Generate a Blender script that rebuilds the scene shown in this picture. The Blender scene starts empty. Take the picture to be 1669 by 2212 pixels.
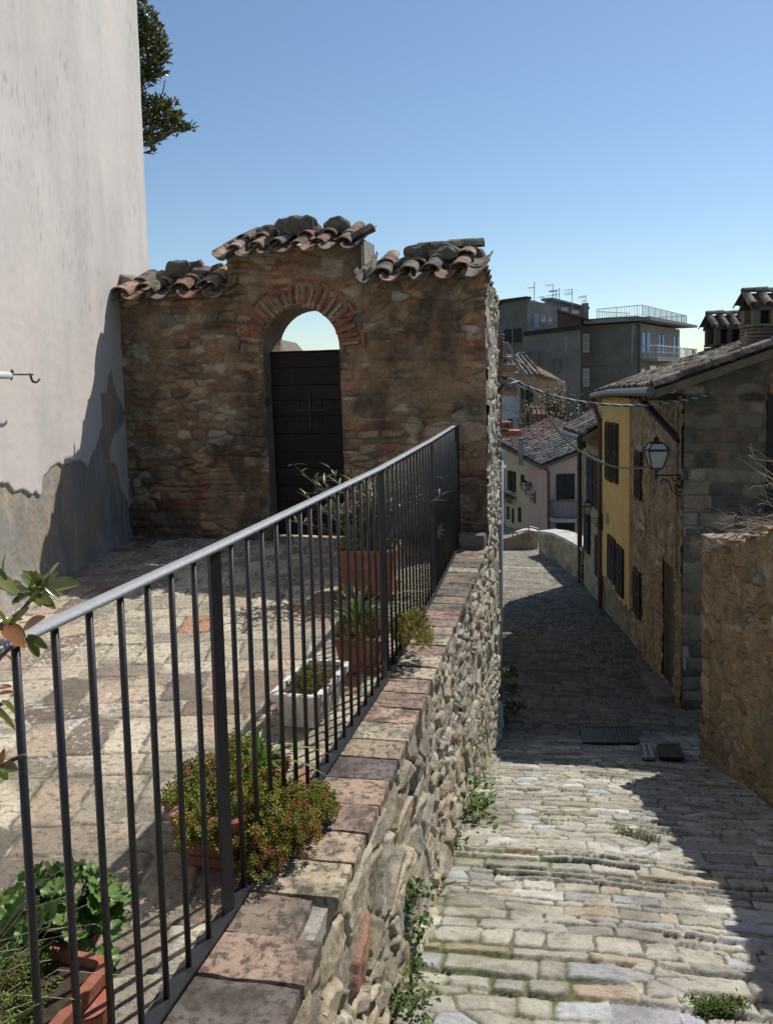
import bpy, bmesh, math, random
import numpy as np
from mathutils import Matrix, Vector
SC = bpy.context.scene
COL = SC.collection
random.seed(7)
RS = np.random.RandomState(11)
PI = math.pi

# ------------------------------------------------------------------ camera
FPX, CX, CY = 1800.0, 834.5, 983.0            # focal length and principal point on a 1669 x 2212 frame
cd = bpy.data.cameras.new('camera'); cam = bpy.data.objects.new('camera', cd); COL.objects.link(cam)
cd.sensor_fit = 'VERTICAL'; cd.sensor_height = 36; cd.lens = FPX / 2212 * 36
cd.shift_y = -(1106 - CY) / 2212; cd.clip_start = 0.05; cd.clip_end = 3000
CAMM = Matrix.Translation((0, 0, 1.6)) @ Matrix.Rotation(math.radians(85), 4, 'X') @ Matrix.Rotation(math.radians(-1.26), 4, 'Z')
cam.matrix_world = CAMM
SC.camera = cam
# ------------------------------------------------------------------ sky and sun
SUN_EL, SUN_AZ = math.radians(50.0), math.radians(44.4)
world = bpy.data.worlds.new('World'); SC.world = world; world.use_nodes = True
wn = world.node_tree
sky = wn.nodes.new('ShaderNodeTexSky'); sky.sky_type = 'NISHITA'; sky.sun_disc = False
sky.sun_elevation = SUN_EL; sky.sun_rotation = SUN_AZ
sky.air_density = 1.0; sky.dust_density = 0.3; sky.ozone_density = 2.6; sky.altitude = 300
tint = wn.nodes.new('ShaderNodeMix'); tint.data_type = 'RGBA'; tint.blend_type = 'MULTIPLY'; tint.inputs[0].default_value = 1.0
tint.inputs[7].default_value = (1.0, 1.045, 1.03, 1)          # slight white-balance shift of the whole sky
wn.links.new(sky.outputs[0], tint.inputs[6]); wn.links.new(tint.outputs[2], wn.nodes['Background'].inputs[0])
wn.nodes['Background'].inputs[1].default_value = 0.113
sd = bpy.data.lights.new('sun', 'SUN'); sd.energy = 4.8; sd.angle = math.radians(0.5); sd.color = (1.0, 0.94, 0.85)
sun = bpy.data.objects.new('sun', sd); COL.objects.link(sun)
sdir = Vector((math.cos(SUN_EL) * math.sin(SUN_AZ), math.cos(SUN_EL) * math.cos(SUN_AZ), math.sin(SUN_EL)))
sun.rotation_euler = sdir.to_track_quat('Z', 'Y').to_euler(); sun.location = (10, 10, 20)
SC.view_settings.view_transform = 'Standard'; SC.view_settings.look = 'None'
SC.view_settings.exposure = 0.0; SC.view_settings.gamma = 1.0
SC.cycles.max_bounces = 5; SC.cycles.diffuse_bounces = 3; SC.cycles.glossy_bounces = 2
SC.cycles.transparent_max_bounces = 6; SC.cycles.caustics_reflective = False; SC.cycles.caustics_refractive = False

# ------------------------------------------------------------------ measuring helpers
RM = np.array(CAMM.to_3x3()); CC = np.array([0, 0, 1.6])
def ray(x, y): return RM @ np.array([(x - CX) / FPX, -(y - CY) / FPX, -1.0])
def at_y(x, y, Y): d = ray(x, y); return CC + d * (Y / d[1])
def at_z(x, y, Z): d = ray(x, y); return CC + d * ((Z - CC[2]) / d[2])
def at_plane(x, y, p0, n):
    d = ray(x, y); n = np.array(n, float); return CC + d * (np.dot(np.array(p0) - CC, n) / np.dot(d, n))
PY = [-6, -3, 0, 3.2, 5.4, 6.8, 8.2, 9.2, 10.2, 13.7, 16.2, 19, 23.5, 30, 45, 90]
PZ = [1.2, .4, -.32, -1.02, -1.5, -1.84, -2.2, -2.42, -2.55, -2.78, -2.98, -3.12, -3.4, -4.2, -6, -8]
def street_z(y): return np.interp(y, PY, PZ)
def at_street(x, y):
    d = ray(x, y); ys = np.linspace(1.2, 60, 9000); z = CC[2] + d[2] * ys / d[1]
    i = int(np.argmax(z < street_z(ys))); return CC + d * ys[i] / d[1]

# ------------------------------------------------------------------ noise
def _h(i, j, s):
    n = (i.astype(np.int64) * 374761393 + j.astype(np.int64) * 668265263 + int(s) * 974634777) & 0xffffffff
    n = ((n ^ (n >> 13)) * 1274126177) & 0xffffffff
    n = ((n ^ (n >> 16)) * 2246822519) & 0xffffffff
    return ((n ^ (n >> 15)) & 0xffffff) / float(0x1000000)
def vn(x, y, s=0):
    x, y = np.broadcast_arrays(np.asarray(x, float), np.asarray(y, float))
    i = np.floor(x); j = np.floor(y); fx = x - i; fy = y - j
    fx = fx * fx * (3 - 2 * fx); fy = fy * fy * (3 - 2 * fy)
    a = _h(i, j, s); b = _h(i + 1, j, s); c = _h(i, j + 1, s); d = _h(i + 1, j + 1, s)
    return (a * (1 - fx) + b * fx) * (1 - fy) + (c * (1 - fx) + d * fx) * fy
def fbm(x, y, s=0, o=4):
    r = 0; a = .5; t = 0
    for k in range(o):
        r = r + a * vn(x * 2 ** k + k * 17.3, y * 2 ** k + k * 9.1, s + k); t += a; a *= .5
    return r / t
def sst(a, b, x):
    t = np.clip((x - a) / (b - a), 0, 1); return t * t * (3 - 2 * t)
def courses(U, V, ch, L, s, jit=.3, r=.02, warp=.03, wf=2.0, rough=.01, rf=14):
    """irregular coursed masonry: distance to joint, ids, position in the stone"""
    V = V + warp * (fbm(U * wf, V * wf, s + 50, 3) - .5) * 2
    U = U + warp * (fbm(U * wf + 7, V * wf, s + 60, 3) - .5)
    t = V / ch; k = np.floor(t); z = np.zeros_like(k)
    bj = lambda q: (_h(q, z, s + 1) - .5) * 2 * jit
    k = np.where(t < k + bj(k), k - 1, k); k = np.where(t >= k + 1 + bj(k + 1), k + 1, k)
    v0 = (t - k - bj(k)) * ch; v1 = (k + 1 + bj(k + 1) - t) * ch
    Lk = L * (.65 + .75 * _h(k, z, s + 2)); q = U / Lk + _h(k, z, s + 3) * 9; c = np.floor(q)
    cj = lambda a: (_h(a, k, s + 4) - .5) * .75
    c = np.where(q < c + cj(c), c - 1, c); c = np.where(q >= c + 1 + cj(c + 1), c + 1, c)
    u0 = (q - c - cj(c)) * Lk; u1 = (c + 1 + cj(c + 1) - q) * Lk
    w = rough * (fbm(U * rf, V * rf, s + 5, 3) - .5) * 2
    dx = np.minimum(u0, u1) + w; dy = np.minimum(v0, v1) + w
    d = np.where((dx < r) & (dy < r), r - np.hypot(r - dx, r - dy), np.minimum(dx, dy))
    return d, k, c, (u0 - u1) / (u0 + u1 + 1e-6), (v0 - v1) / (v0 + v1 + 1e-6)
def worley(U, V, sx, sy, s, jit=.85):
    x = U / sx; y = V / sy; i0 = np.floor(x); j0 = np.floor(y)
    f1 = np.full(x.shape, 9.); f2 = np.full(x.shape, 9.); I = i0.copy(); J = j0.copy()
    gx = np.zeros_like(x); gy = np.zeros_like(x)
    for a in (-1, 0, 1):
        for b in (-1, 0, 1):
            i = i0 + a; j = j0 + b
            px = i + .5 + (_h(i, j, s) - .5) * jit; py = j + .5 + (_h(i, j, s + 1) - .5) * jit
            dx = x - px; dy = y - py
            d = (np.abs(dx) ** 2.4 + np.abs(dy) ** 2.4) ** (1 / 2.4)
            m = d < f1; f2 = np.where(m, f1, np.minimum(f2, d))
            gx = np.where(m, dx, gx); gy = np.where(m, dy, gy)
            I = np.where(m, i, I); J = np.where(m, j, J); f1 = np.where(m, d, f1)
    return (f2 - f1) * min(sx, sy) * .6, I, J, gx, gy
def pick(ids, pal, wts=None):
    pal = np.array(pal, float); n = len(pal)
    if wts is None: k = np.minimum((ids * n).astype(int), n - 1)
    else: k = np.searchsorted(np.cumsum(wts) / sum(wts), ids).clip(0, n - 1)
    return pal[k]
def mixc(a, b, t): t = np.clip(t, 0, 1)[..., None]; return a * (1 - t) + np.asarray(b, float) * t

# ------------------------------------------------------------------ materials
def M(name, base=None, rough=.88, var=.22, vs=6., bump=.35, bs=45., bd=.006, stains=(), spec=.25, metal=0., trans=0., alpha=None):
    m = bpy.data.materials.new(name); m.use_nodes = True; nt = m.node_tree; N = nt.nodes; L = nt.links
    p = N['Principled BSDF']; tc = N.new('ShaderNodeTexCoord')
    if base is None:
        a = N.new('ShaderNodeAttribute'); a.attribute_name = 'Col'; c = a.outputs['Color']
    else:
        a = N.new('ShaderNodeRGB'); a.outputs[0].default_value = (*base, 1); c = a.outputs[0]
    def noise(scale, det=6, r=.6, lac=2.1):
        n = N.new('ShaderNodeTexNoise'); n.inputs['Scale'].default_value = scale; n.inputs['Detail'].default_value = det
        n.inputs['Roughness'].default_value = r; L.new(tc.outputs['Object'], n.inputs['Vector']); return n.outputs['Fac']
    if var > 0:
        for sc_, vv in ((vs, var), (vs * 9, var * .8)):
            mr = N.new('ShaderNodeMapRange'); L.new(noise(sc_), mr.inputs[0])
            mr.inputs[1].default_value = .3; mr.inputs[2].default_value = .7
            mr.inputs[3].default_value = 1 - vv; mr.inputs[4].default_value = 1 + vv
            mx = N.new('ShaderNodeMix'); mx.data_type = 'RGBA'; mx.blend_type = 'MULTIPLY'; mx.inputs[0].default_value = 1
            L.new(c, mx.inputs[6]); L.new(mr.outputs[0], mx.inputs[7]); c = mx.outputs[2]
    for (col, sc_, lo, hi, amt) in stains:
        mr = N.new('ShaderNodeMapRange'); L.new(noise(sc_, 9, .68), mr.inputs[0])
        mr.inputs[1].default_value = lo; mr.inputs[2].default_value = hi; mr.inputs[4].default_value = amt
        mx = N.new('ShaderNodeMix'); mx.data_type = 'RGBA'; L.new(mr.outputs[0], mx.inputs[0])
        L.new(c, mx.inputs[6]); mx.inputs[7].default_value = (*col, 1); c = mx.outputs[2]
    L.new(c, p.inputs['Base Color']); p.inputs['Roughness'].default_value = rough
    p.inputs['Specular IOR Level'].default_value = spec; p.inputs['Metallic'].default_value = metal
    if bump > 0:
        b = N.new('ShaderNodeBump'); b.inputs['Strength'].default_value = bump; b.inputs['Distance'].default_value = bd
        L.new(noise(bs, 8, .7), b.inputs['Height']); L.new(b.outputs[0], p.inputs['Normal'])
    if trans > 0:
        tr = N.new('ShaderNodeBsdfTranslucent'); ms = N.new('ShaderNodeMixShader'); ms.inputs[0].default_value = trans
        L.new(c, tr.inputs[0]); L.new(p.outputs[0], ms.inputs[1]); L.new(tr.outputs[0], ms.inputs[2])
        L.new(ms.outputs[0], N['Material Output'].inputs[0])
    return m
LICH = ((.055, .05, .045), 9., .52, .66, .75)
SPECK = ((.07, .06, .05), 38., .55, .64, .7)
m_rubble = M('rubble_stone', None, var=.2, vs=9, bump=.9, bs=45, bd=.012, stains=(((.11, .10, .085), 14, .55, .68, .6), ((.6, .58, .52), 50, .6, .68, .5)))
m_gate = M('gate_stone', None, var=.3, vs=5, bump=1., bs=26, bd=.02, stains=(((.05, .045, .04), 16, .56, .7, .5), ((.45, .42, .36), 30, .66, .72, .5)))
m_gold = M('ochre_masonry', None, var=.3, vs=6, bump=.6, bs=30, bd=.012, stains=(((.06, .05, .045), 12, .56, .7, .4),))
m_brick = M('old_brick', None, var=.16, vs=14, bump=.7, bs=90, bd=.005, stains=(((.05, .045, .04), 5.5, .47, .62, .78), ((.055, .048, .042), 30., .50, .58, .75), ((.62, .6, .55), 60, .68, .71, .6)))
m_floor = M('terrace_brick', None, var=.17, vs=9, bump=.8, bs=70, bd=.006, stains=(((.12, .11, .085), 9., .54, .72, .28), ((.085, .075, .06), 30., .52, .60, .62), ((.10, .09, .07), 75., .54, .62, .5), ((.62, .6, .55), 60, .68, .71, .6)))
m_cobble = M('cobble_stone', None, var=.18, vs=7, bump=.9, bs=38, bd=.012, stains=(((.11, .10, .075), 9, .54, .70, .5), ((.12, .11, .08), 36, .58, .66, .5), ((.5, .5, .47), 45, .64, .70, .5)))
m_plaster = M('pale_plaster', None, var=.05, vs=1.5, bump=.35, bs=70, bd=.004, stains=(((.30, .29, .27), 2.2, .56, .8, .25),))
m_tile = M('roof_tile', None, var=.25, vs=9, bump=.8, bs=50, bd=.006, stains=(((.045, .04, .035), 7., .44, .60, .8), ((.42, .42, .38), 28., .64, .7, .6)))
m_farmasonry = M('far_masonry', None, var=.3, vs=3, bump=.6, bs=16, bd=.03)
m_rock = M('loose_rock', (.13, .12, .105), var=.3, vs=8, bump=.8, bs=30, bd=.015, stains=(((.06, .055, .05), 9, .5, .65, .6), ((.42, .41, .38), 35, .62, .7, .6)))
m_iron = M('dark_painted_iron', (.020, .022, .026), rough=.40, var=.2, vs=25, bump=.4, bs=260, bd=.0012, spec=.45, stains=(((.10, .05, .025), 22, .62, .70, .5),))
m_black = M('black_iron', (.02, .02, .022), rough=.5, var=.1, bump=.2, bs=80, bd=.002, spec=.4)
m_rail = M('grey_painted_rail', (.33, .345, .37), rough=.34, var=.12, vs=90, bump=1., bs=330, bd=.002, spec=.8)
m_wood = M('weathered_dark_wood', None, rough=.75, var=.3, vs=12, bump=.4, bs=50, bd=.004)
m_terra = M('terracotta', None, rough=.85, var=.2, vs=8, bump=.3, bs=60, bd=.002, stains=(((.5, .42, .36), 9, .52, .72, .45), ((.08, .06, .05), 12, .55, .72, .5)))
m_concrete = M('white_concrete', (.62, .6, .56), var=.12, vs=12, bump=.5, bs=120, bd=.004, stains=(((.14, .13, .11), 7, .52, .66, .7),))
m_leaf = M('leaf', None, rough=.42, var=.15, vs=20, bump=0, spec=.4, trans=.25)
m_sedum = M('succulent_leaf', None, rough=.55, var=.12, vs=30, bump=0, spec=.3, trans=.15)
m_gloss = M('glossy_leaf', None, rough=.22, var=.15, vs=8, bump=0, spec=.6, trans=.2)
m_bark = M('bark', None, var=.25, vs=20, bump=.5, bs=60, bd=.004)
m_soil = M('soil', (.07, .05, .035), var=.3, vs=30, bump=.9, bs=60, bd=.01)
m_paint = M('wall_paint', None, var=.08, vs=2.5, bump=.3, bs=30, bd=.005, stains=(((.2, .17, .13), 2.0, .6, .8, .25),))
m_paintfar = M('far_render', None, var=.16, vs=.9, bump=.2, bs=6, bd=.02, stains=(((.10, .095, .085), .8, .52, .75, .45),))
m_metal = M('grey_pipe', None, rough=.45, var=.1, bump=.1, bs=20, bd=.002, spec=.5)
m_glass = M('window_glass', (.25, .29, .33), rough=.12, var=.0, bump=0, spec=.8)
m_frost = M('lantern_glass', (.36, .38, .37), rough=.5, var=.05, bump=0, spec=.5)
m_cable = M('cable', None, rough=.5, var=.1, bump=0, spec=.5)
m_grass = M('grass', None, rough=.6, var=.15, vs=12, bump=0, trans=.25)
m_ground = M('hill_ground', (.12, .12, .07), var=.3, vs=.2, bump=.5, bs=2, bd=.1)
m_cloth = M('cloth', None, rough=.9, var=.05, bump=0)

# ------------------------------------------------------------------ objects
def tag(o, label=None, cat=None, group=None, kind=None):
    if label: o['label'] = label
    if cat: o['category'] = cat
    if group: o['group'] = group
    if kind: o['kind'] = kind
    return o
def empty(name, loc, label=None, cat=None, group=None):
    o = bpy.data.objects.new(name, None); COL.objects.link(o); o.location = loc; o.empty_display_size = .2
    return tag(o, label, cat, group)
def link(name, me, mat, parent=None):
    o = bpy.data.objects.new(name, me); COL.objects.link(o)
    if mat is not None and len(me.materials) == 0: me.materials.append(mat)
    if parent is not None:
        o.parent = parent
        # parents here are only translated (Empties) or sit at the origin
        base = Vector(parent.location)
        q = parent.parent
        while q is not None: base += Vector(q.location); q = q.parent
        o.location = -base
    return o
class MB:
    def __init__(s): s.v = []; s.f = []; s.c = []; s.col = (.5, .5, .5); s.n = 0
    def add(s, V, F, col=None):
        V = np.asarray(V, float).reshape(-1, 3); s.v.append(V)
        c = np.asarray(col if col is not None else s.col, float)
        s.c.append(np.broadcast_to(c, (len(V), 3)).copy() if c.ndim == 1 else c)
        s.f.extend([tuple(i + s.n for i in f) for f in F]); s.n += len(V)
    def box(s, c, d, R=None, col=None):
        x, y, z = [k / 2 for k in d]
        V = np.array([(-x, -y, -z), (x, -y, -z), (x, y, -z), (-x, y, -z), (-x, -y, z), (x, -y, z), (x, y, z), (-x, y, z)])
        if R is not None: V = V @ np.array(R).T
        s.add(V + np.array(c), [(0, 3, 2, 1), (4, 5, 6, 7), (0, 1, 5, 4), (1, 2, 6, 5), (2, 3, 7, 6), (3, 0, 4, 7)], col)
    def hexa(s, P, col=None):   # 8 corners: bottom 4, top 4
        s.add(P, [(0, 3, 2, 1), (4, 5, 6, 7), (0, 1, 5, 4), (1, 2, 6, 5), (2, 3, 7, 6), (3, 0, 4, 7)], col)
    def tube(s, pts, r, n=8, col=None, cap=True, flat=None):
        P = [np.array(p, float) for p in pts]; rr = r if hasattr(r, '__len__') else [r] * len(P)
        V = []; up0 = None
        for i, p in enumerate(P):
            t = P[min(i + 1, len(P) - 1)] - P[max(i - 1, 0)]; t = t / (np.linalg.norm(t) + 1e-9)
            if up0 is None:
                up0 = np.array([0, 0, 1.]) if abs(t[2]) < .9 else np.array([1., 0, 0])
            a = np.cross(t, up0); a /= np.linalg.norm(a) + 1e-9; b = np.cross(a, t); up0 = b
            for k in range(n):
                w = 2 * PI * (k + .5) / n
                fa, fb = (1, 1) if flat is None else flat
                V.append(p + rr[i] * (math.cos(w) * a * fa + math.sin(w) * b * fb))
        F = []
        for i in range(len(P) - 1):
            for k in range(n):
                F.append((i * n + k, i * n + (k + 1) % n, (i + 1) * n + (k + 1) % n, (i + 1) * n + k))
        if cap: F.append(tuple(range(n - 1, -1, -1))); F.append(tuple((len(P) - 1) * n + k for k in range(n)))
        s.add(V, F, col)
    def prism(s, poly, vec, col=None):
        P = np.array(poly, float); n = len(P); V = np.vstack([P, P + np.array(vec)])
        F = [tuple(range(n)), tuple(range(2 * n - 1, n - 1, -1))] + [(i, i + n, (i + 1) % n + n, (i + 1) % n) for i in range(n)]
        s.add(V, F, col)
    def rbox(s, c, d, R=None, r=.01, seg=(6, 6, 3), amp=.004, nf=14., seed=0, col=None):
        """rounded, slightly irregular block"""
        d = np.array(d, float); h = d / 2; r = min(r, h.min() * .98)
        V = []; F = []
        for ax in range(3):
            u, w = (ax + 1) % 3, (ax + 2) % 3
            for sg in (-1, 1):
                n1, n2 = seg[u], seg[w]; b = len(V)
                for i in range(n1 + 1):
                    for j in range(n2 + 1):
                        p = np.zeros(3); p[ax] = sg * h[ax]; p[u] = (i / n1 * 2 - 1) * h[u]; p[w] = (j / n2 * 2 - 1) * h[w]; V.append(p)
                for i in range(n1):
                    for j in range(n2):
                        q = [b + i * (n2 + 1) + j, b + (i + 1) * (n2 + 1) + j, b + (i + 1) * (n2 + 1) + j + 1, b + i * (n2 + 1) + j + 1]
                        F.append(tuple(q if sg > 0 else q[::-1]))
        V = np.array(V); q = np.clip(V, -(h - r), h - r); e = V - q; L = np.linalg.norm(e, axis=1, keepdims=True)
        V = q + r * e / np.maximum(L, 1e-9)
        nn = np.stack([fbm(V[:, 0] * nf + V[:, 2] * nf * .7, V[:, 1] * nf - V[:, 2] * nf * .6, seed * 3 + k, 3) - .5 for k in range(3)], 1)
        V = V + nn * 2 * amp
        if R is not None: V = V @ np.array(R).T
        s.add(V + np.array(c), F, col)
    def build(s, name, mat, parent=None, smooth=False):
        me = bpy.data.meshes.new(name)
        V = np.vstack(s.v); me.from_pydata(V.tolist(), [], s.f); C = np.vstack(s.c)
        a = me.color_attributes.new('Col', 'FLOAT_COLOR', 'POINT')
        a.data.foreach_set('color', np.hstack([C, np.ones((len(C), 1))]).astype(np.float32).ravel())
        if smooth: me.polygons.foreach_set('use_smooth', [True] * len(me.polygons))
        me.update(); return link(name, me, mat, parent)
def grid(name, mat, P, C, parent=None, mask=None, smooth=True, flip=False):
    n, m = P.shape[:2]; idx = np.arange(n * m).reshape(n, m)
    F = np.stack([idx[:-1, :-1], idx[1:, :-1], idx[1:, 1:], idx[:-1, 1:]], -1)
    if flip: F = F[..., ::-1]
    if mask is not None:
        mk = mask[:-1, :-1] & mask[1:, :-1] & mask[1:, 1:] & mask[:-1, 1:]; F = F[mk]
    F = F.reshape(-1, 4); me = bpy.data.meshes.new(name)
    used = np.zeros(n * m, bool); used[F.ravel()] = True; remap = np.cumsum(used) - 1
    V = P.reshape(-1, 3)[used]; F = remap[F]; Cc = C.reshape(-1, 3)[used]
    me.vertices.add(len(V)); me.vertices.foreach_set('co', V.astype(np.float32).ravel())
    me.loops.add(F.size); me.loops.foreach_set('vertex_index', F.astype(np.int32).ravel())
    me.polygons.add(len(F)); me.polygons.foreach_set('loop_start', (np.arange(len(F)) * 4).astype(np.int32))
    me.update(calc_edges=True); me.validate()
    if smooth: me.polygons.foreach_set('use_smooth', [True] * len(me.polygons))
    a = me.color_attributes.new('Col', 'FLOAT_COLOR', 'POINT')
    a.data.foreach_set('color', np.hstack([Cc, np.ones((len(Cc), 1))]).astype(np.float32).ravel())
    return link(name, me, mat, parent)
def jit(c, a=.12):
    k = 1 + random.uniform(-a, a); return tuple(max(0, x * k * (1 + random.uniform(-a, a) * .4)) for x in c)
def rz(a): return np.array(Matrix.Rotation(a, 3, 'Z'))
class Face:
    """vertical plane through o along (dx,dy); u metres along, z up, n out towards the viewer"""
    def __init__(s, o, d):
        s.o = np.array([o[0], o[1], 0.]); d = np.array([d[0], d[1], 0.]); s.d = d / np.linalg.norm(d)
        n = np.array([s.d[1], -s.d[0], 0.])
        if np.dot(n, CC - s.o) < 0: n = -n
        s.n = n
        s.R = np.stack([s.d, s.n, np.array([0, 0, 1.])], 1)
    def uv(s, px, py): p = at_plane(px, py, s.o, s.n); return float(np.dot(p - s.o, s.d)), float(p[2])
    def pt(s, u, z, n=0.): return s.o + s.d * u + np.array([0, 0, z]) + s.n * n
    def box(s, mb, u0, u1, z0, z1, n0, n1, col=None):
        mb.box(s.pt((u0 + u1) / 2, (z0 + z1) / 2, (n0 + n1) / 2), (abs(u1 - u0), abs(n1 - n0), abs(z1 - z0)), s.R, col)
    def rect(s, x0, y0, x1, y1):
        a = s.uv(x0, y0); b = s.uv(x1, y1); return min(a[0], b[0]), max(a[0], b[0]), min(a[1], b[1]), max(a[1], b[1])
    def poly(s, mb, pxs, n0, n1, col=None, uvs=None):
        Q = uvs if uvs is not None else [s.uv(*p) for p in pxs]
        mb.prism([s.pt(u, z, n0) for u, z in Q], s.n * (n1 - n0), col)

# ================================================================== STREET
WD = np.array([.2046, .9789])                          # direction of the street and of its left wall
def wall_x(y): return .944 + .209 * (y - 7.94)         # outer face of the retaining wall
def left_x(y): return np.where(y < 9.6, wall_x(y) - .12, np.maximum(.135 * y - .15, 1.1))
def right_x(y): return np.interp(y, [-6, 5.7, 7.9, 9.6, 10.2, 19.2, 24, 45], [2.6, 2.85, 3.1, 4.6, 4.6, 5.2, 5.6, 9])
def build_street():
    ys = np.concatenate([np.arange(-5, 1.6, .12), np.arange(1.6, 5, .0085), np.arange(5, 9.6, .0125), np.arange(9.6, 24, .04), np.arange(24, 46, .3)])
    S = np.linspace(0, 1, 330); Y, T = np.meshgrid(ys, S, indexing='ij')
    X = left_x(Y) * (1 - T) + right_x(Y) * T
    a = X * WD[1] - Y * WD[0]; b = X * WD[0] + Y * WD[1]
    near = sst(9.4, 8.3, Y)
    d, k, c, tu, tv = courses(a, b, .10, .25, 21, .46, .012, .034, 1.8, .012, 13)
    dw, Iw, Jw, gw_, gv_ = worley(a + .02 * fbm(a * 3, b * 3, 2), b, .19, .12, 26, .8)
    big = sst(4.7, 3.6, Y + 1.6 * (fbm(a * 1.4, b * 1.4, 5) - .5))
    d2, k2, c2, tu2, tv2 = courses(a, b, .155, .26, 31, .46, .028, .05, 1.5, .016, 10)
    ws = fbm(a * 2.2, b * 3.0, 6, 2) > .61
    sel = big > .5
    d = np.where(sel, d2, d); k = np.where(sel, k2 + 999, k); c = np.where(sel, c2, c); tv = np.where(sel, tv2, tv); tu = np.where(sel, tu2, tu)
    d = np.where(ws, dw * 1.1, d); k = np.where(ws, Iw + 5000, k); c = np.where(ws, Jw, c); tv = np.where(ws, gv_ * 1.4, tv); tu = np.where(ws, gw_, tu)
    r1 = _h(k, c, 41); r2 = _h(k, c, 42); r3 = _h(k, c, 43)
    dl_ = d; d = d - .004 * (fbm(a * 26, b * 26, 47, 4) - .3)
    row = _h(k, k * 0, 44); lip = np.where((row > .72) & ~ws, .034, .006)
    prof = sst(.0, .006, d)
    h = prof * (.004 + .009 * r1) + sst(-.002, .022, dl_) * lip * (.5 - .5 * tv) * (.6 + .4 * r2) + prof * .010 * (r3 - .5) * tu
    h += .010 * (fbm(a * 22, b * 26, 3, 4) - .5) + .03 * (fbm(a * 1.2, b * 1.2, 8, 3) - .5)
    h += .004 * (fbm(a * 70, b * 70, 13, 3) - .5)
    d3, k3, c3, _, _ = courses(a, b, .12, .17, 61, .4, .02, .03, 1.5, .008, 10)
    hf = sst(.0, .018, d3) * (.012 + .014 * _h(k3, c3, 2)) + .01 * (fbm(a * 7, b * 7, 62, 3) - .5)
    H = h * near + hf * (1 - near)
    H = H * np.where(Y > 24, 0, 1)
    cross = -.05 * sst(wall_x(Y) + .8, wall_x(Y) + 2.2, X)
    Z = street_z(Y) + H + cross
    pal = [(.44, .42, .36), (.39, .375, .325), (.50, .48, .41), (.34, .33, .30), (.43, .44, .46), (.45, .385, .29), (.55, .54, .50)]
    C = pick(_h(k, c, 45), pal, [5, 4, 4, 3, 1.6, 1, 1]) * (.82 + .3 * r2)[..., None]
    odd = (_h(k, c, 46) > .993)
    C = np.where(odd[..., None], np.array([.40, .26, .17]), C)
    mort = np.array([.20, .18, .135]) * (.7 + .6 * fbm(a * 8, b * 8, 9))[..., None]
    C = mixc(mort * .9, C, sst(-.001, .006, d)); C = mixc(C, (.07, .06, .045), np.exp(-(d / .0035) ** 2) * .7) * (.85 + .3 * fbm(a * 13, b * 13, 53))[..., None]
    C = mixc(C, (.115, .10, .065), sst(.56, .74, fbm(a * 2.6, b * 3.2, 54, 4)) * .35)
    moss = sst(.58, .72, fbm(a * 2.2, b * 2.2, 77, 4)) * sst(.03, .0, d) * .6
    edge = np.exp(-np.clip(X - wall_x(Y), 0, 9) / .16) * (Y < 9) * sst(.35, .6, fbm(a * 5, b * 5, 78, 4)) * .8
    C = mixc(C, (.13, .14, .045), np.clip(moss + edge, 0, 1))
    Cf = mixc(np.array([.2, .19, .16]) + 0 * C, pick(_h(k3, c3, 5), [(.24, .21, .16), (.30, .265, .20), (.165, .145, .115), (.26, .24, .20)]), sst(.0, .012, d3))
    Cf = Cf * (.62 + .38 * sst(16.0, 18.5, Y))[..., None]  # shade painted into the mid-lane cobbles, fading out towards the sunlit far stretch
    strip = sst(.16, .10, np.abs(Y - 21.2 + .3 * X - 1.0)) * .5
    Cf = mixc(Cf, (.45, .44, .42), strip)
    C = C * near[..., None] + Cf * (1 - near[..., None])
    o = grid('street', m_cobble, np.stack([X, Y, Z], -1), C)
    tag(o, kind='structure')
build_street()
gm = MB(); gm.add([(-400, -300, -8.6), (400, -300, -8.6), (400, 900, -8.6), (-400, 900, -8.6)], [(0, 1, 2, 3)])
tag(gm.build('ground', m_ground), kind='structure')

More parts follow.
